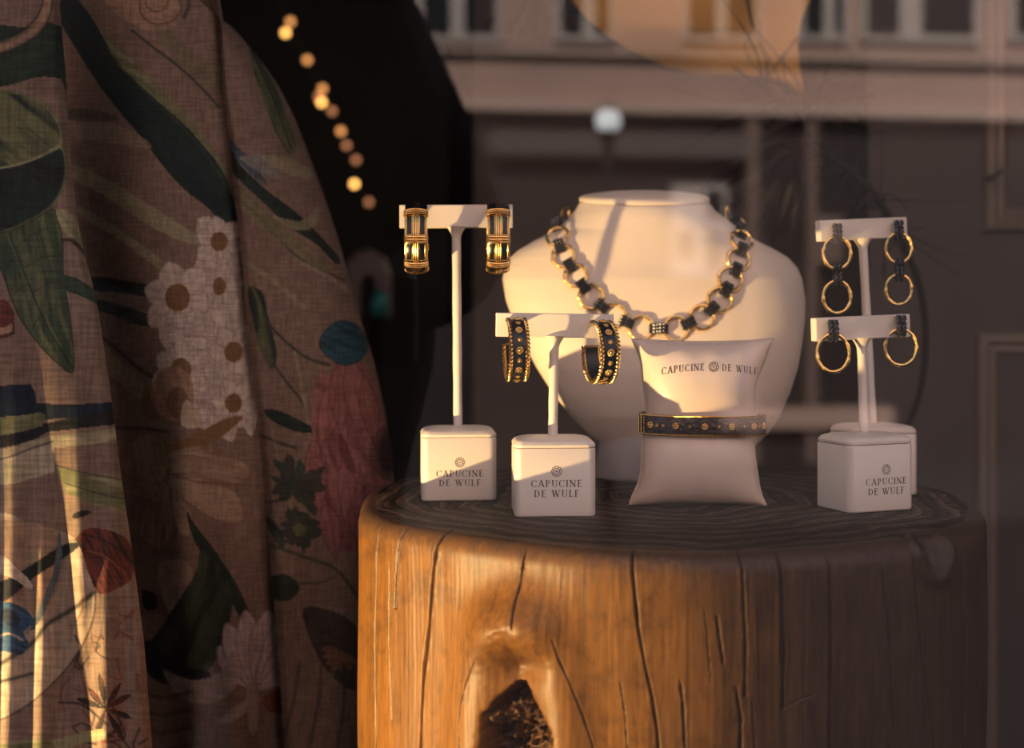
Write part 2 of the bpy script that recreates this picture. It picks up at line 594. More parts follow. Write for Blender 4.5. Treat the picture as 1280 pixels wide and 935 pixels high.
b = MB()
a = P(1085, 0, DP); c = P(1480, 0, DP)
b.box((a.x, DP, 0.0), (c.x, DP + 0.04, 1.9))
door = b.build('door_1', M_panel, smooth=False)
door['kind'] = 'structure'


def frame_profile(px0, px1, py0, py1, name):
    b = MB()
    a = P(px0, py1, DP); c = P(px1, py0, DP)
    prof = [(0, 0), (0.004, -0.010), (0.012, -0.012), (0.018, -0.006), (0.024, -0.008), (0.030, 0.0)]
    rings = []
    for (ins, dy) in prof:
        rings.append([Vector((a.x + ins, DP + dy, a.z + ins)), Vector((c.x - ins, DP + dy, a.z + ins)), Vector((c.x - ins, DP + dy, c.z - ins)), Vector((a.x + ins, DP + dy, c.z - ins))])
    b.loft(rings, False, False)
    return b.build(name, M_panel_edge, door, smooth=False)


frame_profile(1227, 1420, -200, 291, 'door_panel_moulding')
frame_profile(1217, 1420, 414, 1100, 'door_panel_moulding')
b = MB()
k = P(1231, 224, DP)
b.tube([(k.x, DP, k.z), (k.x, DP - 0.03, k.z)], 0.003, 8)
b.tube([(k.x, DP - 0.03, k.z), (k.x + .008, DP - 0.034, k.z + .008)], 0.003, 8)
b.build('door_hook', mat('iron_hook', (0.04, 0.035, 0.035), rough=0.4, metal=0.6), door)

# ------------------------------------------------------------------ deeper shop
b = MB()
pts = []
nW = 120
rings = []
for zi in range(2):
    z_ = 0.0 if zi == 0 else 1.95
    rings.append([Vector((P(560 + 110 * i / nW, 0, 2.9).x, 2.9 + 0.03 * math.sin(i * 0.55) + 0.01 * math.sin(i * 0.21), z_)) for i in range(nW)])
for i in range(nW - 1):
    b.add([rings[0][i], rings[0][i + 1], rings[1][i + 1], rings[1][i], rings[0][i] + Vector((0, .006, 0)), rings[0][i + 1] + Vector((0, .006, 0)), rings[1][i + 1] + Vector((0, .006, 0)), rings[1][i] + Vector((0, .006, 0))],
          [(0, 1, 2, 3), (7, 6, 5, 4)])
cu = b.build('curtain', mat('russet_curtain', (0.065, 0.033, 0.024), rough=0.9, var=0.2, scale=5))
tag(cu, 'dark russet curtain hanging deep in the shop behind the tall left earring stand', 'curtain')

b = MB()
a = P(592, 0, 2.1); c = P(1300, 0, 2.1)
b.box((a.x, 2.1, 0.0), (c.x, 2.14, 1.95))
pw = b.build('wall_rear', mat('brown_grey_partition', (0.10, 0.08, 0.073), rough=0.8, var=0.1, scale=3), smooth=False)
pw['kind'] = 'structure'
b = MB()
a = P(1000, 0, 1.9)
cl_ = empty('added_lamp', (-0.1, 3.3, 1.99))  # unseen lamp, added to brighten the far garment and interior
tag(cl_, 'added unseen lamp deep in the room, brightening the pale garment', 'lamp')
b.tube([(0, 0, 0), (0, 0, -0.10)], 0.004, 8)
b.build('added_lamp_cord', M_dark, cl_)
b = MB()
b.loft([[Vector((q_ * math.cos(2 * math.pi * k / 20), q_ * math.sin(2 * math.pi * k / 20), z_)) for k in range(20)] for q_, z_ in ((0.015, -0.10), (0.08, -0.17), (0.078, -0.17), (0.012, -0.105))], False, False)
b.build('added_lamp_shade', M_dark, cl_)
pl_ = bpy.data.lights.new('added_lamp_light', 'POINT')  # light of the added lamp, a fill for the dark interior
pl_.energy = 22.0
pl_.color = (1.0, 0.78, 0.6)
pl_.shadow_soft_size = 0.03
plo = bpy.data.objects.new('added_lamp_light', pl_)
col.objects.link(plo)
plo.location = (-0.1, 3.3, 1.80)

# hanging fairy lights
fl = empty('string_light', P(363, 27, 4.0))
tag(fl, 'string of warm out-of-focus bulbs hanging deep in the dark shop', 'string lights')
o0 = fl.location.copy()


E_hi = emis('bulb_bright', (1.0, 0.50, 0.12), 4.6)
E_mid = emis('bulb_mid', (1.0, 0.43, 0.13), 1.6)
E_lo = emis('bulb_dim', (1.0, 0.42, 0.2), 0.6)
bl = [(363, 27, 1), (357, 41, 0), (384, 75, 1), (403, 111, 1), (402, 128, 0), (415, 139, 2), (426, 164, 1), (433, 182, 2), (445, 200, 2), (443, 230, 0), (461, 253, 2), (457, 331, 2), (398, 121, 2)]
for x, y, k in bl:
    b = MB()
    b.ball(P(x, y, 4.0) - o0, 0.0105, 12, 8)
    bo = b.build('bulb', (E_hi, E_mid, E_lo)[k], fl)
b = MB()
wp_ = [P(x, y, 4.02) - o0 for x, y in ((330, -60), (350, 0), (360, 34), (384, 75), (403, 111), (415, 139), (426, 164), (440, 195), (447, 230), (461, 253), (462, 290), (457, 331), (455, 480))]
b.tube(crom(wp_, 6), 0.0018, 6)
b.build('wire', mat('black_wire', (0.01, 0.01, 0.01), rough=0.6), fl)

# pale garment on a dark stand with a teal jar, far back
b = MB()
Yg = 3.2
outl = [(438, 395), (434, 330), (446, 316), (462, 312), (478, 322), (486, 345), (486, 395), (472, 398), (470, 352), (458, 340), (450, 352), (448, 395)]
fr_ = [P(x, y, Yg) for x, y in outl]
bk_ = [P(x, y, Yg) + Vector((0, 0.05, 0)) for x, y in outl]
b.loft([fr_, bk_])
t_ = empty('garment_on_stand', (P(462, 350, Yg).x, Yg, 0))
b.build('shirt', mat('pale_cloth', (0.42, 0.36, 0.38), rough=0.9), t_, smooth=False, M=Matrix.Translation(-t_.location))
b = MB()
b.tube([(0, .03, 0.012), (0, .03, P(0, 330, Yg).z)], 0.012, 10)
b.tube([(0, .03, 0), (0, .03, 0.012)], 0.13, 24)
b.build('stand', M_dark, t_)
tag(t_, 'blurred pale grey garment hanging far back in the shop beside the floral coat', 'garment')
b = MB()
c0 = P(474, 383, 3.0)
b.ball(c0, 0.022, 14, 10, (1, 1, 1.35))
b.tube([c0 + Vector((0, 0, 0.026)), c0 + Vector((0, 0, 0.04))], 0.012, 12)
t_ = empty('vase', (c0.x, c0.y, 0))
b.build('body', mat('teal_glaze', (0.03, 0.35, 0.38), rough=0.2, coat=0.6), t_, M=Matrix.Translation(-t_.location))
b = MB()
b.tube([(0, 0, 0), (0, 0, 0.01)], 0.08, 20)
b.tube([(0, 0, 0.01), (0, 0, c0.z - 0.026)], 0.010, 10)
b.tube([(0, 0, c0.z - 0.030), (0, 0, c0.z - 0.026)], 0.03, 20)
b.build('stand', M_dark, t_)
tag(t_, 'small blurred teal vase on a stand far back in the shop', 'vase')

# ------------------------------------------------------------------ stump
SC = Vector((0.1115, 0.943, 0))
SR = 0.226
stump = empty('tree_stump', (SC.x, SC.y, 0))
tag(stump, 'thick honey-brown tree stump with a knot hole carrying the jewellery displays', 'stump')
# angular grid, dense towards the window
th_front = np.linspace(R(170), R(372), 1500)       # camera side is 270 deg
th_back = np.linspace(R(372), R(530), 160)[1:-1]
TH = np.concatenate([th_front, th_back])
zs = np.concatenate([np.linspace(0.0, 0.36, 30)[:-1], np.linspace(0.36, 0.488, 250), ])
ang = np.linspace(0, math.pi / 2, 14)[1:]
BR = 0.012
prof_z = np.concatenate([zs, 0.488 + BR * np.sin(ang)])
prof_in = np.concatenate([np.zeros(len(zs)), BR * (1 - np.cos(ang))])
T2, Zg = np.meshgrid(TH, prof_z)
IN = np.repeat(prof_in[:, None], len(TH), 1)
tw = np.mod(T2, 2 * math.pi)
Rr = SR + 0.0035 * np.sin(3 * tw + 0.6) * 0 + 0.0022 * np.sin(7 * tw + 1.1) + 0.0005 * np.sin(19 * tw)
Rr = Rr + 0.0005 * (vnoise(tw * 22, Zg * 2.0, 3) - 0.5) + 0.00022 * (vnoise(tw * 120, Zg * 9, 4) - 0.5)
Rr = Rr - 0.006 * (1 - np.clip(Zg / 0.5, 0, 1)) + 0.0012 * np.sin(Zg * 22 + 2 * tw)
# pixel where each point shows (for laying out cracks and knot)
Xw = SC.x + Rr * np.cos(T2)
Yw = SC.y + Rr * np.sin(T2)
PX = 640 + Xw / Yw * F
PY = HY + (CZ - Zg) / Yw * F
front = (np.sin(T2) < 0.25)


def polydist(PX, PY, pts, pad=60):
    """distance to a polyline and the running parameter, inside its padded bounds"""
    pts = np.array(pts, float)
    m = (PX > pts[:, 0].min() - pad) & (PX < pts[:, 0].max() + pad) & (PY > pts[:, 1].min() - pad) & (PY < pts[:, 1].max() + pad)
    d = np.full(PX.shape, 1e9)
    t = np.zeros(PX.shape)
    x = PX[m]; y = PY[m]
    best = np.full(x.shape, 1e9); bt = np.zeros(x.shape)
    n = len(pts) - 1
    for i in range(n):
        ax, ay = pts[i]; bx, by = pts[i + 1]
        dx, dy = bx - ax, by - ay
        u = np.clip(((x - ax) * dx + (y - ay) * dy) / (dx * dx + dy * dy + 1e-9), 0, 1)
        dd = np.hypot(x - ax - u * dx, y - ay - u * dy)
        k = dd < best
        best[k] = dd[k]; bt[k] = (i + u[k]) / n
    d[m] = best; t[m] = bt
    return d, t


disp = np.zeros_like(Rr)
crackdark = np.zeros_like(Rr)
cracks = [([(556, 650), (549, 672), (545, 690), (541, 720), (537, 780), (529, 850), (525, 950)], 1.7, 3.5),
          ([(656, 690), (653, 720), (652, 745), (657, 778)], 1.3, 2.5),
          ([(789, 665), (790, 700), (794, 745), (798, 785), (806, 830), (815, 870), (822, 915), (824, 950)], 2.1, 4.0),
          ([(697, 795), (703, 820), (715, 850), (730, 890), (742, 930), (744, 950)], 1.1, 2.2),
          ([(605, 822), (592, 850), (584, 880), (581, 910), (584, 950)], 1.0, 1.8),
          ([(850, 850), (854, 880), (857, 950)], 1.8, 3.5), ([(896, 770), (899, 795), (904, 830)], 2.0, 3.0),
          ([(924, 680), (928, 710), (930, 760), (932, 800), (931, 870)], 2.0, 2.6), ([(974, 680), (977, 740), (979, 830), (978, 885)], 2.2, 2.8),
          ([(1036, 690), (1038, 780), (1037, 950)], 1.8, 2.4), ([(503, 655), (498, 690), (494, 760)], 1.8, 1.6), ([(474, 650), (471, 690), (468, 800), (470, 950)], 1.1, 1.6),
          ([(775, 850), (781, 890), (785, 950)], 1.0, 1.6), ([(1100, 700), (1110, 780), (1118, 950)], 1.2, 1.6), ([(1140, 690), (1150, 800), (1170, 950)], 1.4, 1.6),
          ([(1205, 690), (1208, 800), (1206, 950)], 1.3, 1.6), ([(880, 760), (884, 790), (888, 850)], 0.9, 1.5), ([(946, 760), (948, 800), (950, 880)], 0.9, 1.4),
          ([(487, 700), (486, 800), (490, 900)], 0.8, 1.2), ([(920, 860), (926, 900), (925, 950)], 2.5, 3.0), ([(940, 870), (944, 950)], 1.5, 2.0),
          ([(978, 886), (1005, 872), (1018, 868)], 1.2, 1.5), ([(700, 700), (702, 740), (700, 770)], 0.5, 0.7)]
for pts, w, dep in cracks:
    d, t = polydist(PX, PY, pts)
    ww = 0.72 * w * (0.55 + 0.75 * vnoise(t * 14, t * 0, 11 + int(pts[0][0])))
    fade = np.minimum(1, np.minimum(t, 1.0 - t * 0.0) * 6 + 0.3)
    g = np.exp(-(d / ww) ** 2) * fade * front
    disp -= g * dep * 0.0007
    disp += 0.00035 * np.exp(-((d - 2.6 * ww) / (1.3 * ww)) ** 2) * front * (vnoise(t * 60, d * 0.3, 5) ** 1.5)
    crackdark = np.maximum(crackdark, g)
# knot: an arched swelling over a hollow
kx, ky = 648.0, 905.0
dx = (PX - kx); dy = (PY - ky)
arch, ta = polydist(PX, PY, [(596, 960), (598, 880), (607, 825), (626, 784), (648, 770), (670, 786), (690, 830), (702, 890), (706, 960)], 120)
disp += front * 0.0080 * np.exp(-(arch / 32) ** 2)
disp += front * 0.010 * np.exp(-(((PX - 648) / 52) ** 2 + ((PY - 785) / 34) ** 2))
disp -= front * 0.0065 * np.exp(-(((PX - 656) / 30) ** 2 + ((PY - 830) / 20) ** 2))
disp += front * 0.0006 * (vnoise(PX / 9, PY / 6, 21) - 0.5) * np.exp(-(((PX - 650) / 42) ** 2 + ((PY - 800) / 40) ** 2)) * 2
# hollow: teardrop
hw_ = np.interp(PY, [850, 858, 872, 890, 905, 920, 940, 990], [0, 8, 20, 33, 38, 41, 41, 34]) + 3 * (vnoise(PX / 7, PY / 7, 31) - 0.5)
edge_ = (np.abs(PX - (649 + 2 * np.sin(PY / 12))) - hw_)
hol = 1 / (1 + np.exp(np.clip(edge_ / 1.6, -40, 40)))
hol = hol * front * (PY > 850)
inner = 0.018 - 0.011 * np.exp(-((PY - 893 + 0.15 * (PX - 650)) / 12) ** 2) + 0.010 * (vnoise(PX / 10, PY / 9, 41) - 0.5) + 0.006 * (vnoise(PX / 4, PY / 3.5, 43) - 0.5)
disp -= hol * inner
# small dark knot right
d2 = np.hypot((PX - 1168) / 13, (PY - 683) / 26)
g2 = np.exp(-d2 ** 2)
disp -= front * (0.006 * g2 + 0.004 * g2 * (vnoise(PX / 5, PY / 6, 51) - 0.5))
disp += front * 0.003 * np.exp(-((d2 - 1.6) / 0.4) ** 2)
Rf = Rr + disp - IN
Vs = np.stack([Rf * np.cos(T2), Rf * np.sin(T2), Zg + 0.0008 * np.sin(5 * T2) * (prof_in[:, None] > 0)], -1)
# wood colour: honey with grain streaks, brown stain blotches, darker in the cracks, recess and hollow
c_honey = np.array((0.185, 0.080, 0.019)); c_brown = np.array((0.058, 0.025, 0.010)); c_dark = np.array((0.028, 0.016, 0.011))
g_ = vnoise(tw * 26, Zg * 3, 61) * 0.5 + vnoise(tw * 90, Zg * 6, 62) * 0.3 + vnoise(tw * 300, Zg * 10, 63) * 0.2
st = np.clip((g_ - 0.42) * 2.0, 0, 1)[..., None]
C = c_honey * (1 - st * 0.55) + c_brown * st * 0.55
blot = np.clip((vnoise(PX / 26, PY / 30, 71) * 0.45 + vnoise(PX / 9, PY / 11, 72) * 0.3 + vnoise(PX / 3, PY / 4, 79) * 0.25 - 0.5) * 3.6, 0, 1)[..., None]
C = C * (1 - 0.5 * blot) + c_brown * 0.5 * blot
shade_side = np.clip((PX - 790) / 190 + 0.5 * (vnoise(PX / 40, PY / 90, 73) - 0.5), 0, 1)[..., None]        # shade on the trunk's right side, put into the colour
C = C * (1 - 0.9 * shade_side) + np.array((0.042, 0.025, 0.018)) * 0.9 * shade_side
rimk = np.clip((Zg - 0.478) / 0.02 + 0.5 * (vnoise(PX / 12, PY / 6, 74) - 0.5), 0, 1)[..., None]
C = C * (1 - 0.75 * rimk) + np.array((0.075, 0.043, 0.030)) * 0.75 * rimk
ck = np.clip(crackdark * 1.1, 0, 1)[..., None]
C = C * (1 - ck) + c_dark * ck
sc1 = np.exp(-(((PX - 652) / 30) ** 2 + ((PY - 826) / 13) ** 2))[..., None] * 0.75
sc1 += (np.exp(-(((PX - 640) / 34) ** 2 + ((PY - 800) / 22) ** 2)) * vnoise(PX / 6, PY / 5, 75))[..., None] * 0.5
C = C * (1 - np.clip(sc1, 0, 1) * 0.8) + c_brown * 0.5 * np.clip(sc1, 0, 1) * 0.8
hk = (hol * np.clip(0.35 + 1.3 * vnoise(PX / 7, PY / 6, 76), 0, 1))[..., None]
C = C * (1 - hk * 0.85) + c_dark * hk * 0.85
C = C * (1 - 0.8 * g2[..., None]) + c_dark * 0.8 * g2[..., None]

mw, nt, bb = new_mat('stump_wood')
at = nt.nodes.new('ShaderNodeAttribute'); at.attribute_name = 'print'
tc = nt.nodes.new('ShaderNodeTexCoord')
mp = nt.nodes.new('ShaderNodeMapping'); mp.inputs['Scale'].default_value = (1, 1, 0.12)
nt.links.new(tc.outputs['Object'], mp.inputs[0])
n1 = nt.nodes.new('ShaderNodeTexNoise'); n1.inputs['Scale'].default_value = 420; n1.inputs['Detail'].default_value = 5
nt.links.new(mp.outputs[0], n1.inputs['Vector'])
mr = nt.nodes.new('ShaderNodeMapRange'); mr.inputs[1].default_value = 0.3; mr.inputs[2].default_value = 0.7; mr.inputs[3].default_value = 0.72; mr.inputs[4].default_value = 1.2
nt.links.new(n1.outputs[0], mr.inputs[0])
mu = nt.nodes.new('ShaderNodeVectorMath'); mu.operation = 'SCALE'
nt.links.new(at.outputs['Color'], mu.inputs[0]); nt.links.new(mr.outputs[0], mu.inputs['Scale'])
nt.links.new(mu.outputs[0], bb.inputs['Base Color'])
bb.inputs['Roughness'].default_value = 0.46
bb.inputs['Specular IOR Level'].default_value = 0.26
bp = nt.nodes.new('ShaderNodeBump'); bp.inputs['Strength'].default_value = 0.35; bp.inputs['Distance'].default_value = 0.0006
nt.links.new(n1.outputs[0], bp.inputs['Height']); nt.links.new(bp.outputs[0], bb.inputs['Normal'])
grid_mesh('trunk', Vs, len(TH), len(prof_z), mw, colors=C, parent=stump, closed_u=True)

# top face with growth rings
mt, nt, bb = new_mat('stump_end_grain')
tc = nt.nodes.new('ShaderNodeTexCoord')
wv_nodes = []
sep = nt.nodes.new('ShaderNodeSeparateXYZ')
nz = nt.nodes.new('ShaderNodeTexNoise'); nz.inputs['Scale'].default_value = 7; nz.inputs['Detail'].default_value = 2
nt.links.new(tc.outputs['Object'], nz.inputs['Vector'])
sub = nt.nodes.new('ShaderNodeVectorMath'); sub.operation = 'SUBTRACT'; sub.inputs[1].default_value = (0.5, 0.5, 0.5)
nt.links.new(nz.outputs['Color'], sub.inputs[0])
scl = nt.nodes.new('ShaderNodeVectorMath'); scl.operation = 'SCALE'; scl.inputs['Scale'].default_value = 0.075
nt.links.new(sub.outputs[0], scl.inputs[0])
adv = nt.nodes.new('ShaderNodeVectorMath'); adv.operation = 'ADD'
nt.links.new(tc.outputs['Object'], adv.inputs[0]); nt.links.new(scl.outputs[0], adv.inputs[1])
wv = nt.nodes.new('ShaderNodeTexWave'); wv.wave_type = 'RINGS'; wv.rings_direction = 'Z'; wv.wave_profile = 'SAW'
wv.inputs['Scale'].default_value = 44; wv.inputs['Distortion'].default_value = 1.6; wv.inputs['Detail'].default_value = 3; wv.inputs['Detail Scale'].default_value = 1.5
nt.links.new(adv.outputs[0], wv.inputs['Vector'])
rp = nt.nodes.new('ShaderNodeValToRGB')
els = rp.color_ramp.elements
els[0].position = 0.0; els[0].color = (0.008, 0.005, 0.004, 1)
els[1].position = 1.0; els[1].color = (0.17, 0.105, 0.070, 1)
e = els.new(0.35); e.color = (0.022, 0.014, 0.011, 1)
e = els.new(0.7); e.color = (0.075, 0.047, 0.033, 1)
wv2 = nt.nodes.new('ShaderNodeTexWave'); wv2.wave_type = 'RINGS'; wv2.rings_direction = 'Z'; wv2.wave_profile = 'SIN'
wv2.inputs['Scale'].default_value = 15; wv2.inputs['Distortion'].default_value = 4.0; wv2.inputs['Detail'].default_value = 4; wv2.inputs['Detail Scale'].default_value = 3.0
nt.links.new(adv.outputs[0], wv2.inputs['Vector'])
mxw = nt.nodes.new('ShaderNodeMath'); mxw.operation = 'MULTIPLY_ADD'; mxw.inputs[1].default_value = 0.55
hlf = nt.nodes.new('ShaderNodeMath'); hlf.operation = 'MULTIPLY'; hlf.inputs[1].default_value = 0.5
nt.links.new(wv2.outputs['Fac'], hlf.inputs[0])
nt.links.new(wv.outputs['Fac'], mxw.inputs[0]); nt.links.new(hlf.outputs[0], mxw.inputs[2])
nt.links.new(mxw.outputs[0], rp.inputs[0])
n3 = nt.nodes.new('ShaderNodeTexNoise'); n3.inputs['Scale'].default_value = 300; n3.inputs['Detail'].default_value = 4
nt.links.new(tc.outputs['Object'], n3.inputs['Vector'])
mr = nt.nodes.new('ShaderNodeMapRange'); mr.inputs[1].default_value = 0.3; mr.inputs[2].default_value = 0.7; mr.inputs[3].default_value = 0.6; mr.inputs[4].default_value = 1.25
nt.links.new(n3.outputs[0], mr.inputs[0])
mu = nt.nodes.new('ShaderNodeVectorMath'); mu.operation = 'SCALE'
nt.links.new(rp.outputs[0], mu.inputs[0]); nt.links.new(mr.outputs[0], mu.inputs['Scale'])
nt.links.new(mu.outputs[0], bb.inputs['Base Color'])
bb.inputs['Roughness'].default_value = 0.7
bb.inputs['Specular IOR Level'].default_value = 0.12
bp = nt.nodes.new('ShaderNodeBump'); bp.inputs['Strength'].default_value = 1.0; bp.inputs['Distance'].default_value = 0.0012
nt.links.new(mxw.outputs[0], bp.inputs['Height']); nt.links.new(bp.outputs[0], bb.inputs['Normal'])
rad_in = Vs[-1]                                     # rim ring
fr_s = np.linspace(1.0, 0.02, 60)
Vt = np.stack([rad_in * np.array((s, s, 1.0)) for s in fr_s], 0)
grid_mesh('top_face', Vt, len(TH), len(fr_s), mt, parent=stump, closed_u=True)

# ------------------------------------------------------------------ lettering
def arc_poly(cx, cy, rx, ry, a0, a1, thick, n=18, base=0.045):
    """quads along an ellipse arc; thick at the flanks, thin at top and bottom"""
    q = []
    for i in range(n):
        qa = []
        for a in (a0 + (a1 - a0) * i / n, a0 + (a1 - a0) * (i + 1) / n):
            ar = R(a)
            w = base + (thick - base) * abs(math.cos(ar)) ** 1.3
            qa.append(((cx + rx * math.cos(ar), cy + ry * math.sin(ar)), (cx + (rx - w) * math.cos(ar), cy + (ry - w * 0.75) * math.sin(ar))))
        q.append([qa[0][0], qa[1][0], qa[1][1], qa[0][1]])
    return q


def bar(x0, y0, x1, y1, w):
    dx, dy = x1 - x0, y1 - y0
    l = math.hypot(dx, dy)
    nx, ny = -dy / l * w / 2, dx / l * w / 2
    return [(x0 + nx, y0 + ny), (x0 - nx, y0 - ny), (x1 - nx, y1 - ny), (x1 + nx, y1 + ny)]


TK, TN, SE = 0.17, 0.085, 0.075
def stem(x, w=TK):
    return [bar(x, 0, x, 1, w), bar(x - w / 2 - 0.08, SE / 2, x + w / 2 + 0.08, SE / 2, SE), bar(x - w / 2 - 0.08, 1 - SE / 2, x + w / 2 + 0.08, 1 - SE / 2, SE)]


GL = {
    'C': (0.88, arc_poly(0.46, 0.5, 0.44, 0.52, 42, 318, TK) + [bar(0.80, 0.70, 0.80, 0.98, 0.05), bar(0.80, 0.06, 0.80, 0.26, 0.04)]),
    'A': (0.92, [bar(0.12, 0, 0.45, 1.0, TN), bar(0.45, 1.02, 0.82, 0, TK), bar(0.24, 0.34, 0.68, 0.34, SE), bar(0.0, SE / 2, 0.25, SE / 2, SE), bar(0.66, SE / 2, 0.98, SE / 2, SE)]),
    'P': (0.72, stem(0.18) + arc_poly(0.28, 0.72, 0.38, 0.28, -90, 90, TK) + [bar(0.18, 0.98, 0.32, 0.98, 0.045), bar(0.18, 0.455, 0.32, 0.455, 0.045)]),
    'U': (0.92, [bar(0.20, 0.3, 0.20, 1, TK), bar(0.76, 0.3, 0.76, 1, TN), bar(0.04, 1 - SE / 2, 0.36, 1 - SE / 2, SE), bar(0.62, 1 - SE / 2, 0.90, 1 - SE / 2, SE)] + arc_poly(0.46, 0.32, 0.33, 0.34, 180, 360, 0.11, base=0.07)),
    'I': (0.36, stem(0.18)),
    'N': (0.98, [bar(0.17, 0, 0.17, 1, TN), bar(0.82, 0, 0.82, 1, TN), bar(0.15, 1, 0.83, 0, TK), bar(0.02, SE / 2, 0.32, SE / 2, SE), bar(0.0, 1 - SE / 2, 0.2, 1 - SE / 2, SE), bar(0.67, 1 - SE / 2, 0.97, 1 - SE / 2, SE)]),
    'E': (0.74, stem(0.18) + [bar(0.18, 0.975, 0.62, 0.975, SE), bar(0.18, 0.025, 0.66, 0.025, SE), bar(0.2, 0.52, 0.5, 0.52, SE), bar(0.62, 0.80, 0.62, 1, 0.045), bar(0.66, 0, 0.68, 0.22, 0.045), bar(0.5, 0.42, 0.5, 0.62, 0.04)]),
    'D': (0.92, stem(0.18) + arc_poly(0.30, 0.5, 0.55, 0.5, -90, 90, TK) + [bar(0.18, 0.98, 0.32, 0.98, 0.045), bar(0.18, 0.02, 0.32, 0.02, 0.045)]),
    'W': (1.30, [bar(0.14, 1, 0.42, 0, TK), bar(0.42, 0, 0.66, 0.95, TN), bar(0.60, 1, 0.90, 0, TK), bar(0.90, 0, 1.18, 1, TN), bar(0.0, 1 - SE / 2, 0.30, 1 - SE / 2, SE), bar(0.48, 1 - SE / 2, 0.78, 1 - SE / 2, SE), bar(1.04, 1 - SE / 2, 1.30, 1 - SE / 2, SE)]),
    'L': (0.70, stem(0.18) + [bar(0.18, 0.025, 0.62, 0.025, SE), bar(0.62, 0, 0.65, 0.24, 0.045)]),
    'F': (0.68, stem(0.18) + [bar(0.18, 0.975, 0.62, 0.975, SE), bar(0.2, 0.50, 0.5, 0.50, SE), bar(0.62, 0.78, 0.62, 1, 0.045), bar(0.5, 0.40, 0.5, 0.60, 0.04)]),
    ' ': (0.42, []),
}


def text_quads(s, h, track=0.16):
    x = 0
    out = []
    for ch in s:
        w, qs = GL[ch]
        for q in qs:
            out.append([((x + a) * h, b_ * h) for a, b_ in q])
        x += w + track
    tot = (x - track) * h
    return [[(a - tot / 2, b_) for a, b_ in q] for q in out], tot


def ring_quads(cx, cy, r0, r1, n=28, scal=0.0, k=8):
    q = []
    for i in range(n):
        a0, a1 = 2 * math.pi * i / n, 2 * math.pi * (i + 1) / n
        f0 = 1 + scal * math.cos(k * a0); f1 = 1 + scal * math.cos(k * a1)
        q.append([(cx + r1 * f0 * math.cos(a0), cy + r1 * f0 * math.sin(a0)), (cx + r1 * f1 * math.cos(a1), cy + r1 * f1 * math.sin(a1)),
                  (cx + r0 * f1 * math.cos(a1), cy + r0 * f1 * math.sin(a1)), (cx + r0 * f0 * math.cos(a0), cy + r0 * f0 * math.sin(a0))])
    return q


def emblem_quads(cx, cy, r):
    q = ring_quads(cx, cy, r * 0.90, r * 1.03, 64, 0.05, 8) + ring_quads(cx, cy, r * 0.54, r * 0.66, 28) + ring_quads(cx, cy, 0.001 * r, r * 0.16, 12)
    for i in range(8):
        a = 2 * math.pi * (i + 0.5) / 8
        q.append(bar(cx + r * 0.6 * math.cos(a), cy + r * 0.6 * math.sin(a), cx + r * 0.92 * math.cos(a), cy + r * 0.92 * math.sin(a), r * 0.09))
        a = 2 * math.pi * i / 8
        q += ring_quads(cx + r * 0.36 * math.cos(a), cy + r * 0.36 * math.sin(a), 0.0, r * 0.045, 6)
    return q


def print_obj(name, quads, fn, parent, m_=None):
    b = MB()
    for q in quads:
        b.add([fn(x, y) for x, y in q], [(0, 1, 2, 3)])
    o = b.build(name, m_ or M_ink, parent, smooth=False)
    return o


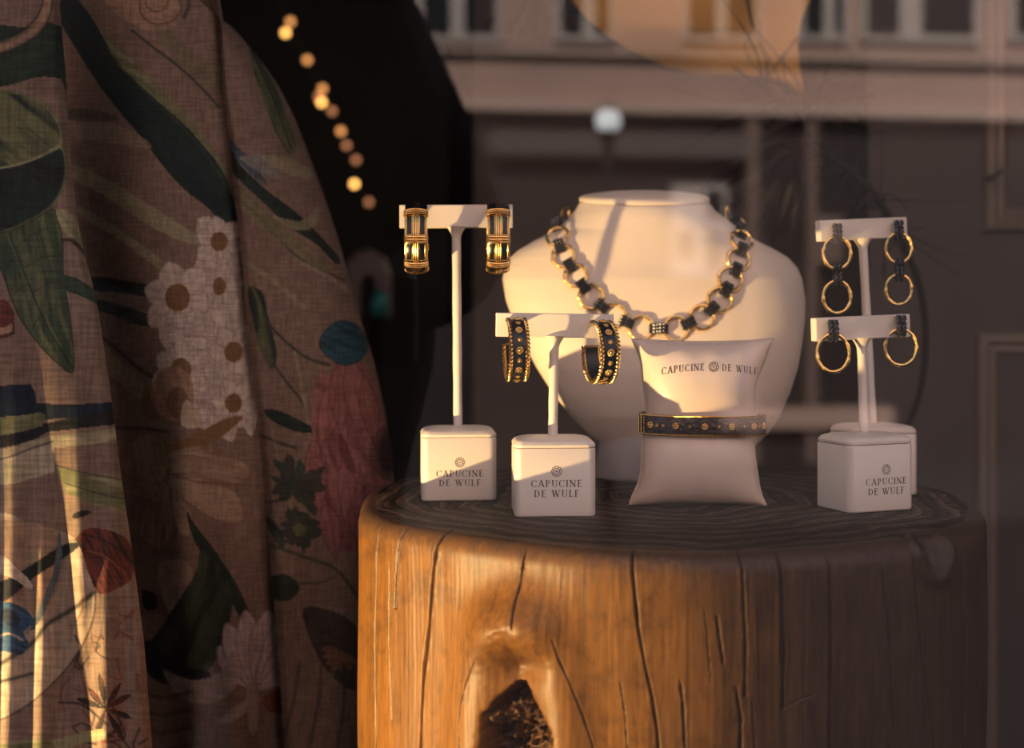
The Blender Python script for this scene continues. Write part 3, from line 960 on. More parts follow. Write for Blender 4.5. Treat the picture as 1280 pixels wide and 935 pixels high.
# ------------------------------------------------------------------ earring stands
def stand(loc, rz, zb0, zb1, bw, lean, label, bar_rz, logo=None, lz=0.0):
    """base box with domed lid, pole and crossbar; zb0/zb1 bottom/top height of the bar; lean = sideways offset of the pole's top"""
    t = empty('earring_stand', (loc[0], loc[1], 0.5), rz)
    tag(t, label, 'earring stand')
    W_, D_, H_ = 0.054, 0.040, 0.0452
    b = MB()
    b.rrect(W_, D_, 0.0055, [(0.0, 0.0012), (0.0005, 0.0004), (0.0016, 0.0), (H_ - 0.0008, 0.0), (H_, 0.0006)], seg=8)
    box_ = b.build('base_box', M_leather, t)
    b = MB()
    lv = [(H_ + 0.0002, 0.0012), (H_ + 0.0006, 0.0), (H_ + 0.0022, -0.0001), (H_ + 0.0036, 0.0010)]
    for k in range(1, 9):
        q = k / 8
        lv.append((H_ + 0.0036 + 0.0038 * math.sin(q * math.pi / 2), 0.001 + 0.0187 * (1 - math.cos(q * math.pi / 2) ** 1.0) ** 0.9))
    b.rrect(W_, D_, 0.0065, lv, seg=8)
    b.build('lid', M_leather, t)
    zt = H_ + 0.0070
    br = Matrix.Rotation(bar_rz - rz, 4, 'Z')
    Hb = zb1 - 0.5
    Hc = zb0 - 0.5
    b = MB()
    path = []
    rd = []
    for k in range(15):
        q = k / 14
        z_ = zt - 0.001 + (Hc - zt + 0.002) * q
        path.append(Vector((lean * q + 0.0003 * math.sin(q * 9), 0, z_)))
        dtop = (Hc - z_)
        rd.append(0.0033 + 0.0032 * max(0, 1 - dtop / 0.007) ** 1.6 + (0.0004 if k == 0 else 0))
    # extra rings near the flare
    path2, rd2 = [], []
    for k in range(60):
        q = k / 59
        z_ = zt - 0.001 + (Hc - zt + 0.002) * q
        path2.append(Vector((lean * q, 0, z_)))
        rd2.append(0.0032 + 0.0001 * math.sin(q * 23) + 0.0034 * max(0, 1 - (Hc - z_) / 0.007) ** 1.6)
    b.tube(path2, rd2, 16, up=(0, 1, 0))
    b.build('pole', M_leather, t)
    roll = math.atan2(lean, Hc - zt)
    b = MB()
    hb = Hb - Hc
    Mx = Matrix.Translation((lean, 0, Hc)) @ br @ Matrix.Rotation(roll, 4, 'Y')
    b.rrect(bw, 0.0065, 0.0010, [(0, 0.0006), (0.0005, 0), (hb - 0.0005, 0), (hb, 0.0006)], Mx, seg=3)
    b.build('crossbar', M_leather, t)
    if logo:
        ly = -D_ / 2 - 0.00012
        cxl = logo
        f = lambda x, y: Vector((cxl + x, ly, y + lz))
        q1, _ = text_quads('CAPUCINE', 0.0045)
        q2, _ = text_quads('DE WULF', 0.0045)
        q = [[(a, c + 0.0155) for a, c in z] for z in q1] + [[(a, c + 0.0089) for a, c in z] for z in q2]
        print_obj('lettering', q, f, box_)
        print_obj('emblem', emblem_quads(0, 0.0257, 0.0034), f, box_)
    return t, Mx, t.matrix_basis if False else (Matrix.Translation((loc[0], loc[1], 0.5)) @ Matrix.Rotation(rz, 4, 'Z'))


st1 = stand((-0.0395, 0.935), R(5), 0.6966, 0.7134, 0.0825, -0.0012, 'tall white earring stand at the far left, carrying the wide gold and black hoops', R(3), 0.0005, 0.002)
st2 = stand((0.0275, 0.862), R(3), 0.6180, 0.6342, 0.0792, 0.0010, 'low white earring stand left of the bust, carrying the beaded black hoops', R(0), 0.0008, 0.0045)
st3 = stand((0.2433, 0.8846), R(22), 0.6165, 0.6325, 0.0790, -0.0022, 'low white earring stand at the right front, carrying single ring drops', R(22), 0.003, 0.0027)
st4 = stand((0.2705, 0.960), R(14), 0.6895, 0.7050, 0.0790, -0.0085, 'tall white earring stand at the right back, carrying double ring drops', R(22), None)


def bar_point(st, s, dz, dy=0.0):
    """world point on a crossbar: s along it, dz up from its bottom, dy in front of its face"""
    return st[2] @ (st[1] @ Vector((s, -0.00325 - dy, dz)))


# ------------------------------------------------------------------ earrings
def hoop_frame(top, yaw):
    return Matrix.Translation(top) @ Matrix.Rotation(yaw, 4, 'Z')


def arc_pt(r, a, off=0.0, x=0.0, cy=0.0, cz=0.0, ry=None):
    """a = 0 at the front (towards -Y), 90 at the top; local coordinates"""
    ry = ry or r
    return Vector((x, cy - (ry + off) * math.cos(R(a)), cz + (r + off) * math.sin(R(a))))


def woven_hoop(top, yaw, label):
    """wide black hoop caged with gold bars; 'top' is where it leaves the crossbar"""
    t = empty('hoop_earring', top, yaw)
    tag(t, label, 'earring', 'wide gold and black hoop earrings')
    r, ry = 0.0225, 0.0185
    hw = 0.0073
    a0, a1 = 118, -205
    # centre so that a0 lies on the bar face (local origin)
    cy = ry * math.cos(R(a0)); cz = -r * math.sin(R(a0)) + 0.001
    pt = lambda a, off=0, x=0: arc_pt(r, a, off, x, cy, cz, ry)
    A = np.linspace(a0, a1, 70)
    b = MB()
    rings = []
    for a in A:
        ring = []
        for x, o in ((-hw, -0.001), (-hw, 0.0006), (-hw * 0.8, 0.0018), (0, 0.0024), (hw * 0.8, 0.0018), (hw, 0.0006), (hw, -0.001), (0, -0.0014)):
            ring.append(pt(a, o, x))
        rings.append(ring)
    b.loft(rings)
    b.build('enamel_band', M_enamel, t)
    for x, rr in ((-hw, 0.00065), (hw, 0.00065)):
        b = MB()
        b.tube([pt(a, 0.0006, x) for a in A], rr, 8, up=(1, 0, 0))
        b.build('edge_rail', M_gold, t)
    b = MB()
    for x in (-0.0015, 0.0, 0.0015):
        b.tube([pt(a, 0.0026, x) for a in A], 0.00066, 8, up=(1, 0, 0))
    b.build('centre_bars', M_gold, t)
    for a in (42, -6, -52, -110, -165):
        b = MB()
        for da in (-4.2, 0, 4.2):
            cs = []
            for k in range(24):
                w = 2 * math.pi * k / 24
                x = (hw + 0.0008) * math.cos(w)
                o = 0.0008 + 0.0027 * math.sin(w) if math.sin(w) > 0 else 0.0008 + 0.0024 * math.sin(w)
                cs.append(pt(a + da, o + (0.0006 if math.sin(w) > 0 else 0), x))
            b.tube(cs, 0.00078, 7, closed=True)
        b.build('wire_wrap', M_gold, t)
    # little boundary frames inside each enamel field
    b = MB()
    for (u0, u1) in ((36, 1), (-13, -45), (-59, -103)):
        for sx in (-1, 1):
            x0, x1 = sx * 0.0026, sx * (hw - 0.0007)
            loop = [pt(a, 0.0021, x0) for a in np.linspace(u0, u1, 8)] + [pt(a, 0.0014, x1) for a in np.linspace(u1, u0, 8)]
            b.tube(loop, 0.00035, 6, closed=True)
    b.build('field_frame', M_gold, t)
    b = MB()
    b.tube([Vector((0, 0.004, 0)), Vector((0, -0.001, 0))], 0.0005, 6)
    b.build('post', M_gold, t)
    return t


p_ = bar_point(st1, -0.0287, 0.0115)
woven_hoop(p_, R(3), 'wide gold and black hoop earring, left one on the tall left stand')
p_ = bar_point(st1, 0.0302, 0.0112)
woven_hoop(p_, R(2), 'wide gold and black hoop earring, right one on the tall left stand, beside the bust')


def flower(b, M, r, n=8):
    for k in range(n):
        a = 2 * math.pi * k / n
        b.ball(M @ Vector((r * 0.68 * math.cos(a), r * 0.68 * math.sin(a), r * 0.15)), r * 0.30, 6, 4)
    b.ball(M @ Vector((0, 0, r * 0.28)), r * 0.42, 8, 5)
    for k in range(n):
        a = 2 * math.pi * (k + 0.5) / n
        b.ball(M @ Vector((r * 0.34 * math.cos(a), r * 0.34 * math.sin(a), r * 0.34)), r * 0.15, 5, 3)


def beaded_hoop(top, yaw, label):
    t = empty('hoop_earring', top, yaw)
    tag(t, label, 'earring', 'beaded black hoop earrings')
    r, ry = 0.0196, 0.0185
    hw = 0.0048
    a0, a1 = 98, -189
    cy = ry * math.cos(R(a0)); cz = -r * math.sin(R(a0)) + 0.001
    pt = lambda a, off=0, x=0: arc_pt(r, a, off, x, cy, cz, ry)
    A = np.linspace(a0, a1, 80)
    b = MB()
    b.loft([[pt(a, -0.0009, -hw), pt(a, 0.0005, -hw), pt(a, 0.0008, 0), pt(a, 0.0005, hw), pt(a, -0.0009, hw), pt(a, -0.0010, 0)] for a in A])
    b.build('enamel_band', M_enamel, t)
    for sx in (-1, 1):
        b = MB()
        b.rope([pt(a, 0.0004, sx * (hw + 0.0008)) for a in A], 0.00145, 0.0058, 2, up=(1, 0, 0), n=6, sub=200)
        b.build('rope_edge', M_gold, t)
        b = MB()
        b.tube([pt(a, -0.0010, sx * (hw + 0.0003)) for a in A], 0.0006, 6, up=(1, 0, 0))
        b.build('inner_rail', M_goldd, t)
    b = MB()
    b.tube([pt(a1, -0.0002, -hw), pt(a1, -0.0002, hw)], 0.0011, 8)
    b.build('end_cap', M_gold, t)
    for i, a in enumerate(np.arange(78, -180, -19.5)):
        big = (i % 2 == 0)
        c = pt(a, 0.0010, 0)
        nrm = (pt(a, 1.0, 0) - pt(a, 0, 0)).normalized()
        Mf = Matrix.Translation(c) @ nrm.to_track_quat('Z', 'Y').to_matrix().to_4x4()
        b = MB()
        flower(b, Mf, 0.0027 if big else 0.0018, 9 if big else 7)
        b.build('flower_stud', M_gold, t)
    b = MB()
    b.tube([Vector((0, 0.004, 0)), Vector((0, -0.001, 0))], 0.0005, 6)
    b.build('post', M_gold, t)
    return t


p_ = bar_point(st2, -0.0262, 0.0100)
beaded_hoop(p_, R(7), 'narrow black hoop earring with gold beads, left one on the low left stand')
p_ = bar_point(st2, 0.0300, 0.0093)
beaded_hoop(p_, R(16), 'narrow black hoop earring with gold beads, right one on the low left stand')


def ring_mesh(b, c, r, M, tr=0.0012, seed=0, n=56, rz=None):
    """hammered ring in the local XZ plane of M (3x3), centre c"""
    rs = random.Random(seed)
    ph = [rs.uniform(0, 6.28) for _ in range(3)]
    pts, rd = [], []
    for k in range(n):
        a = 2 * math.pi * k / n
        pts.append(Vector(c) + M @ Vector((r * math.cos(a), 0, (rz or r) * math.sin(a))))
        rd.append(tr * (1 + 0.14 * math.sin(8 * a + ph[0]) + 0.09 * math.sin(15 * a + ph[1])))
    b.tube(pts, rd, 8, closed=True)


def coil(b, c, M, half_len, half_dep, rope_r=0.0011, loops=3, spread=None, pitch=0.0026):
    """rope loops side by side; each loop lies in the local (Z, Y) plane, loops are spread along local X"""
    sp = spread if spread is not None else rope_r * 1.75
    for k in range(loops):
        x = (k - (loops - 1) / 2) * sp
        pts = []
        for j in range(28):
            a = 2 * math.pi * j / 28
            ca, sa = math.cos(a), math.sin(a)
            pts.append(Vector(c) + M @ Vector((x, half_dep * sa, half_len * (abs(ca) ** 0.75) * (1 if ca > 0 else -1))))
        b.rope(pts, rope_r, pitch, 2, closed=True, n=5, up=tuple(M @ Vector((1, 0, 0))))


def drop(top, n_rings, yaw, label, group, Lc=0.0066, rr=0.0105, tilt=0.0, ryaw=None):
    """dark rope coil on the bar with one or two gold rings"""
    t = empty('drop_earring', top, yaw)
    tag(t, label, 'earring', group)
    M = Matrix.Rotation(tilt, 3, 'Y')
    Mr = Matrix.Rotation((ryaw or 0), 3, 'Z') @ M
    z = -0.0
    c = Vector((0, -0.0042, -0.0035))
    b = MB(); coil(b, c, M, 0.0062, 0.0038, 0.0018, 2, 0.0033, 0.0062); b.build('coil', M_ox, t)
    zc = c.z - 0.0032
    for k in range(n_rings):
        rc = Vector((0, -0.0042, zc - rr * 1.0)) + M @ Vector((0, 0, 0))
        b = MB(); ring_mesh(b, rc, rr * 0.90, Mr, 0.00128, seed=len(label) + 3 * k, rz=rr * 1.08); b.build('ring', M_gold, t)
        if k + 1 < n_rings:
            cc = Vector((0.0004, -0.0042, rc.z - rr * 1.08 - 0.0050))
            b = MB(); coil(b, cc, M, 0.0074, 0.0038, 0.0018, 2, 0.0033, 0.0062); b.build('coil', M_ox, t)
            zc = cc.z - 0.0045
    b = MB()
    b.tube([Vector((0, 0.004, 0)), Vector((0, -0.004, 0))], 0.0005, 6)
    b.build('post', M_goldd, t)
    return t


def at_px(px, py, Y):
    return P(px, py, Y)


gD = 'single ring drop earrings'
gC = 'double ring drop earrings'
drop(bar_point(st3, -0.0262, 0.0103), 1, R(-6), 'single gold ring drop earring, left one on the low right stand', gD, rr=0.0118)
drop(bar_point(st3, 0.0310, 0.0115), 1, R(-12), 'single gold ring drop earring, right one on the low right stand', gD, rr=0.0116)
drop(bar_point(st4, -0.0255, 0.0085), 2, R(-6), 'double gold ring drop earring, left one on the tall right stand', gC, rr=0.0110)
drop(bar_point(st4, 0.0310, 0.0090), 2, R(-12), 'double gold ring drop earring, right one on the tall right stand', gC, rr=0.0104)

# ------------------------------------------------------------------ necklace bust
BY = 1.045
yk = [226, 238, 250, 262, 275, 288, 300, 312, 322, 335, 350, 375, 400, 430, 460, 490, 518, 539, 556, 568, 576, 579]
xl = [740, 731, 726, 719, 707, 692, 668, 648, 637, 630, 628, 632, 641, 655, 671, 690, 712, 732, 754, 776, 803, 822]
xr = [874, 884, 890, 898, 914, 932, 948, 972, 988, 999, 1004, 1007, 1006, 1002, 996, 986, 974, 961, 944, 918, 872, 838]
yk = np.array(yk, float); xl = np.array(xl, float); xr = np.array(xr, float)
dk = np.interp(yk, [226, 250, 275, 300, 330, 380, 450, 520, 560, 579], [40, 42, 43, 42, 40, 42, 42, 30, 16, 2]) / 1000
ck_ = np.interp(yk, [226, 250, 300, 350, 420, 500, 579], [0.020, 0.018, 0.012, 0.004, 0.0, -0.004, -0.002])   # the neck sits a bit further back


def bust_row(py):
    l = np.interp(py, yk, xl); r = np.interp(py, yk, xr)
    return ((l + r) / 2 - 640) / F * BY, (r - l) / 2 / F * BY, float(np.interp(py, yk, dk)), BY + float(np.interp(py, yk, ck_))


def bust_front(x, z):
    py = HY + (CZ - z) / BY * F
    if py < 238 or py > 578:
        return 9.0
    cx, hw, d, yc = bust_row(py)
    u = abs((x - cx) / hw)
    if u >= 1:
        return yc + 0.05 * (u - 1) + 0.0
    # rounder in the neck, flatter on the chest
    p = float(np.interp(py, [250, 300, 345], [2.0, 2.2, 2.5]))
    return yc - d * (1 - u ** p) ** (1 / 2.0)


bust = empty('jewelry_bust', (0.108, BY, 0.5))
tag(bust, 'cream necklace display bust standing behind the bracelet pillow', 'display bust')
inv = Matrix.Translation((-0.108, -BY, -0.5))
rows = np.concatenate([np.linspace(250, 330, 50), np.linspace(332, 560, 90), np.linspace(561, 579, 14)])
b = MB()
rings = []
NB = 96
for py in rows:
    cx, hw, d, yc = bust_row(py)
    z = CZ - (py - HY) / F * BY
    p = float(np.interp(py, [250, 300, 345], [2.0, 2.2, 2.5]))
    ring = []
    for k in range(NB):
        a = 2 * math.pi * k / NB
        ca, sa = math.cos(a), math.sin(a)
        u = math.copysign(abs(ca) ** 0.9, ca)
        if sa < 0:
            y = yc - d * max(0, 1 - abs(u) ** p) ** 0.5
        else:
            y = yc + d * 0.55 * max(0, 1 - abs(u) ** 2) ** 0.5
        ring.append(Vector((cx + hw * u, y, z)))
    rings.append(ring)
# tilt the top rings so that the cut of the neck faces slightly forward
for i in range(14):
    w = (1 - i / 14) ** 2
    for p_ in rings[i]:
        p_.z += (p_.y - (BY + 0.018)) * 0.16 * w
b.loft(rings[::-1], True, False)
b.build('chest', M_velvet, bust, M=inv, smooth='all')
# neck cap
b = MB()
cx, hw, d, yc = bust_row(250)
z0 = CZ - (250 - HY) / F * BY
cap = []
for (s, h) in ((1.0, 0.0003), (1.012, 0.001), (1.012, 0.0028), (0.985, 0.0046), (0.93, 0.0058), (0.75, 0.0075), (0.5, 0.0088), (0.25, 0.0095), (0.05, 0.0097)):
    ring = []
    for k in range(NB):
        a = 2 * math.pi * k / NB
        ca, sa = math.cos(a), math.sin(a)
        y = (-d if sa < 0 else d * 0.55) * abs(sa) * s
        ring.append(Vector((cx + hw * ca * s, yc + y, z0 + h + y * 0.16)))
    cap.append(ring)
b.loft(cap, False, True)
b.build('neck_cap', M_velvet, bust, M=inv)
# foot
b = MB()
fc = P(822, 600, 1.04)
lev = []
for z, r in ((0.0, 0.049), (0.001, 0.0505), (0.004, 0.051), (0.016, 0.0495), (0.028, 0.0475), (0.034, 0.045), (0.040, 0.030)):
    lev.append([Vector((fc.x + r * math.cos(2 * math.pi * k / 64), 1.045 + r * 0.62 * math.sin(2 * math.pi * k / 64), 0.5 + z)) for k in range(64)])
b.loft(lev)
b.build('foot', mat('shaded_bust_foot', (0.36, 0.31, 0.29), rough=0.6), bust, M=inv)  # the foot sits in shade, and that shade is put into its grey


def on_bust(px, py, lift=0.0012):
    """hit the bust front along the line of sight; returns point and normal"""
    prev = None
    for i in range(700):
        Y = 0.97 + i * 0.00016
        q = P(px, py, Y)
        if Y >= bust_front(q.x, q.z):
            break
    h = 0.0015
    gx = (bust_front(q.x + h, q.z) - bust_front(q.x - h, q.z)) / (2 * h)
    gz = (bust_front(q.x, q.z + h) - bust_front(q.x, q.z - h)) / (2 * h)
    gx = max(-2.5, min(2.5, gx)); gz = max(-2.5, min(2.5, gz))
    n = Vector((gx, -1, gz)).normalized()
    n = (n + Vector((0, -0.55, 0))).normalized()
    return q + n * lift, n


# ------------------------------------------------------------------ necklace
neck = empty('necklace', on_bust(823, 411)[0])
tag(neck, 'chain necklace of gold rings joined by dark rope coils, draped round the bust', 'necklace')
nloc = neck.location.copy()
ringpx = [(708, 273), (698, 297), (705, 321), (720, 345), (739, 371), (767, 395), (801, 410), (845, 411), (877, 397), (899, 375), (912, 349), (922, 325), (926, 302), (918, 281), (908, 268)]
conpx = [(699, 284), (700, 309), (713, 333), (729, 358), (752, 383), (783, 403), (823, 411), (860, 404), (889, 386), (907, 362), (919, 338), (926, 313), (925, 291), (915, 276)]
pr = [on_bust(x, y, 0.0022) for x, y in ringpx]
for i, (p, n) in enumerate(pr):
    a = pr[max(i - 1, 0)][0]; c = pr[min(i + 1, len(pr) - 1)][0]
    tg = (c - a)
    nn = n if 0 < i < len(pr) - 1 else Vector((-0.95 if i == 0 else 0.95, -0.3, 0)).normalized()
    tg = (tg - nn * tg.dot(nn)).normalized()
    bn = nn.cross(tg).normalized()
    M3 = Matrix((tg, nn, bn)).transposed()
    b = MB()
    r = 0.0094 if 3 < i < 11 else 0.0088
    ring_mesh(b, p - nloc, r, M3, 0.00138, seed=i * 3 + 1)
    b.build('ring', M_gold, neck)
for i, (x, y) in enumerate(conpx):
    p, n = on_bust(x, y, 0.0026)
    p0, p1 = pr[i][0], pr[i + 1][0]
    tg = (p1 - p0); L_ = tg.length
    tg = (tg - n * tg.dot(n)).normalized()
    bn = n.cross(tg).normalized()
    M3 = Matrix((bn, n, tg)).transposed()
    b = MB()
    hl = min(max(L_ / 2 - 0.0075, 0.0046), 0.0072)
    coil(b, p - nloc, M3, hl, 0.0034, 0.0016, 3, 0.0026, pitch=0.0056)
    b.build('coil_link', M_ox, neck)

# ------------------------------------------------------------------ pillow with bracelet
PYY = 0.893
yv = np.array([424, 440, 455, 470, 485, 500, 516, 530, 545, 560, 578, 595, 611, 626, 637], float)
pl = np.array([791, 796, 800, 803, 806, 807.5, 807, 806, 805, 804.5, 803, 800, 796, 791, 788], float)
prr = np.array([968, 960, 954, 949, 946.5, 945, 944.5, 944.5, 944.5, 944.7, 945, 945.7, 948, 953.5, 960], float)
zs_p = CZ - (yv - HY) / F * PYY
zs_p = 0.5 + (zs_p - zs_p[-1]) * (zs_p[0] - 0.5) / (zs_p[0] - zs_p[-1])
ztop = zs_p[0]


def pil(u, v, side):
    """u, v in [-1, 1]; side -1 front, +1 back"""
    z = 0.5 + (ztop - 0.5) * (v + 1) / 2
    l = np.interp(-z, -zs_p, pl); r = np.interp(-z, -zs_p, prr)
    x = ((l + r) / 2 - 640 + u * (r - l) / 2) / F * PYY
    e = max(0.0, 1 - abs(u) ** 2.6) ** 0.62 * max(0.0, 1 - abs(v) ** 3.2) ** 0.62
    waist = 1 - 0.22 * math.exp(-((z - 0.557) / 0.016) ** 2)
    y = PYY + 0.001 + side * (0.0235 * e * waist + 0.0003)
    wr = 0.0007 * math.sin(u * 14 + 3 * v) * (abs(v) ** 4) * e
    dip = -0.0022 * (1 - u * u) * max(0, v) ** 6
    puck = 0.0008 * math.sin(v * 9 + 1.3) * abs(u) ** 5
    return Vector((x + puck, y + wr, z + dip + (0.0014 * (1 - u * u) * max(0, -v) ** 6)))


pillow = empty('bracelet_pillow', (0.134, PYY, 0.5))
tag(pillow, 'small blush pillow with brown lettering, standing upright wearing the bracelet', 'pillow')
inv = Matrix.Translation((-0.134, -PYY, -0.5))
b = MB()
NU, NV = 70, 80
for side in (-1, 1):
    V_ = [pil(2 * i / NU - 1, 2 * j / NV - 1, side) for j in range(NV + 1) for i in range(NU + 1)]
    f_ = []
    for j in range(NV):
        for i in range(NU):
            q = (j * (NU + 1) + i, j * (NU + 1) + i + 1, (j + 1) * (NU + 1) + i + 1, (j + 1) * (NU + 1) + i)
            f_.append(q if side < 0 else q[::-1])
    b.add(V_, f_)
b.build('cushion', M_satin, pillow, M=inv, smooth='all')
b = MB()
loop = [pil(-1, 2 * j / 40 - 1, -1) for j in range(41)] + [pil(2 * i / 40 - 1, 1, -1) for i in range(1, 41)] + [pil(1, 1 - 2 * j / 40, -1) for j in range(1, 41)] + [pil(1 - 2 * i / 40, -1, -1) for i in range(1, 40)]
b.tube([p + Vector((0, 0.0003, 0.0004)) for p in loop], 0.0006, 6, closed=True)
b.build('seam_piping', M_piping, pillow, M=inv)


def on_pillow(px, py):
    lo, hi = 0.84, PYY
    for i in range(300):
        Y = 0.86 + i * 0.00012
        q = P(px, py, Y)
        v = (q.z - 0.5) / (ztop - 0.5) * 2 - 1
        l = np.interp(-q.z, -zs_p, pl); r = np.interp(-q.z, -zs_p, prr)
        u = ((q.x / PYY * F + 640) - (l + r) / 2) / ((r - l) / 2)
        if abs(u) > 0.995:
            continue
        if Y >= pil(u, v, -1).y:
            break
    return q + Vector((0, -0.00035, 0))


def pil_txt(cx_px, base_py, arc):
    return lambda x, y: on_pillow(cx_px + x, base_py - y + arc(cx_px + x))


arc_ = lambda px: 5.5 * ((px - 886) / 60) ** 2
q1, w1 = text_quads('CAPUCINE', 8.6, 0.20)
q2, w2 = text_quads('DE WULF', 8.6, 0.20)
k1 = 53.5 / w1
q1 = [[(a * k1 + 853.5, c) for a, c in q] for q in q1]
k2 = 44.0 / w2
q2 = [[(a * k2 + 924.5, c) for a, c in q] for q in q2]
print_obj('lettering', q1 + q2, lambda x, y: inv @ on_pillow(x, 463.0 - y + arc_(x)), pillow)
print_obj('emblem', emblem_quads(892, 0, 6.2), lambda x, y: inv @ on_pillow(x, 458.5 - y + arc_(x) * 0), pillow)

bc = Vector(((878 - 640) / F * 0.893, 0.894, 0.5572))
brace = empty('bracelet', bc)
tag(brace, 'dark textured bangle with gold rope edges and studs, round the blush pillow', 'bracelet')
ea, eb = 0.0430, 0.0225
bh = 0.0058


def el(a, z, off=0.0):
    ca, sa = math.cos(a), math.sin(a)
    n = Vector((ca / ea, sa / eb, 0)).normalized()
    x = math.copysign(abs(ca) ** 0.85, ca) * ea
    y = math.copysign(abs(sa) ** 0.92, sa) * eb
    return Vector((x + n.x * off, y + n.y * off, z - 0.012 * x))


b = MB()
NA = 120
rings = []
for k in range(NA):
    a = 2 * math.pi * k / NA
    rings.append([el(a, -bh, 0), el(a, -bh, 0.0012), el(a, -bh * .5, 0.0015), el(a, 0, 0.0016), el(a, bh * .5, 0.0015), el(a, bh, 0.0012), el(a, bh, 0)])
rings.append(rings[0])
b.loft(rings, False, False)
b.build('band', M_bandox, brace)
for sz in (-1, 1):
    b = MB()
    b.rope([el(2 * math.pi * k / 160, sz * (bh + 0.0006), 0.0008) for k in range(160)], 0.0008, 0.0024, 2, closed=True, up=(0, 0, 1), n=5)
    b.build('rope_edge', M_gold, brace)
studs = [(813, 1), (821.5, 0), (829, 0), (845, 1), (862.5, 0), (881.5, 1), (899, 0), (915, 1), (930, 0), (942, 1), (948.5, 0), (954.5, 1)]
for px, big in studs:
    best = None
    for k in range(400):
        a = math.pi + math.pi * k / 400
        q = bc + el(a, 0, 0.0018)
        e = abs(640 + q.x / q.y * F - px)
        if best is None or e < best[0]:
            best = (e, a)
    a = best[1]
    c = el(a, 0, 0.0018)
    n = (el(a, 0, 0.01) - el(a, 0, 0)).normalized()
    b = MB()
    flower(b, Matrix.Translation(c) @ n.to_track_quat('Z', 'Y').to_matrix().to_4x4(), 0.0026 if big else 0.0013, 8 if big else 5)
    b.build('flower_stud', M_gold, brace)
b = MB()
a = math.pi + 0.10
for da in (0.0, 0.16):
    b.tube([el(a + da, -bh - 0.0008, 0.0017), el(a + da, bh + 0.0008, 0.0017)], 0.0011 if da == 0 else 0.0006, 8)
for k in range(6):
    b.ball(el(a + 0.28, -bh + 0.001 + k * 0.0019, 0.0017), 0.0006, 6, 4)
b.build('clasp', M_gold, brace)

# ------------------------------------------------------------------ floral garment
def cr2(pts, n=6, closed=True):
    return np.array([(p.x, p.y) for p in crom([(x, y, 0) for x, y in pts], n, closed)])


class Print:
    """prints flat colour shapes on cloth given in pattern coordinates"""
    def __init__(self, X, Y, base):
        self.X = X; self.Y = Y
        self.C = np.empty(X.shape + (3,)); self.C[:] = base

    def inside(self, pts):
        X, Y = self.X, self.Y
        m = (X >= pts[:, 0].min()) & (X <= pts[:, 0].max()) & (Y >= pts[:, 1].min()) & (Y <= pts[:, 1].max())
        idx = np.nonzero(m)
        x = X[idx]; y = Y[idx]
        c = np.zeros(x.shape, bool)
        n = len(pts)
        j = n - 1
        for i in range(n):
            xi, yi = pts[i]; xj, yj = pts[j]
            if yi != yj:
                k = ((yi > y) != (yj > y)) & (x < (xj - xi) * (y - yi) / (yj - yi) + xi)
                c ^= k
            j = i
        return idx, c

    def poly(self, pts, colr, col2=None, ang=0.0, freq=0.25, amt=0.5, smooth=True, alpha=1.0, edge=None):
        """fill; col2 streaks run along direction ang (degrees)"""
        pts = cr2(pts) if smooth else np.array(pts, float)
        idx, c = self.inside(pts)
        sel = tuple(q[c] for q in idx)
        if not len(sel[0]): return
        x = self.X[sel]; y = self.Y[sel]
        ca, sa = math.cos(R(ang)), math.sin(R(ang))
        u = x * ca + y * sa; v = -x * sa + y * ca
        cc = np.empty((len(x), 3)); cc[:] = colr
        if col2 is not None:
            s = vnoise(v * freq + 3 * vnoise(u * 0.02, v * 0.02, 9), u * freq * 0.12, 77) * 0.7 + vnoise(v * freq * 2.7, u * freq * 0.2, 78) * 0.3
            s = np.clip((s - 0.35) * 2.2, 0, 1)[:, None] * amt
            cc = cc * (1 - s) + np.array(col2) * s
        self.C[sel] = self.C[sel] * (1 - alpha) + cc * alpha
        if edge is not None:
            self.line([tuple(p) for p in pts] + [tuple(pts[0])], edge, 1.0, smooth=False)

    def line(self, pts, colr, w=1.5, smooth=True, taper=False, alpha=0.9):
        if smooth: pts = cr2(pts, 6, False)
        d, t = polydist(self.X, self.Y, pts, w * 3 + 2)
        ww = w * (1 - 0.8 * t) if taper else w
        a = np.clip(1.2 - d / ww, 0, 1)[..., None] * alpha
        self.C = self.C * (1 - a) + np.array(colr) * a

    def petal(self, cx, cy, ang, ln, wd, c1, c2, edge=None, base=0.0):
        """pointed petal growing from (cx, cy) in direction ang"""
        ca, sa = math.cos(R(ang)), math.sin(R(ang))
        prof = [(base, 0.0), (0.12, 0.28), (0.35, 0.75), (0.6, 1.0), (0.82, 0.72), (1.0, 0.0), (0.82, -0.72), (0.6, -1.0), (0.35, -0.75), (0.12, -0.28)]
        pts = [(cx + ca * l * ln - sa * w_ * wd / 2, cy + sa * l * ln + ca * w_ * wd / 2) for l, w_ in prof]
        self.poly(pts, c1, c2, ang, 0.35, 0.6, edge=edge)

    def disc(self, cx, cy, rx, ry, c1, c2=None, ang=0.0, **k):
        pts = [(cx + rx * math.cos(a), cy + ry * math.sin(a)) for a in np.linspace(0, 2 * math.pi, 17)[:-1]]
        self.poly(pts, c1, c2, ang, **k)


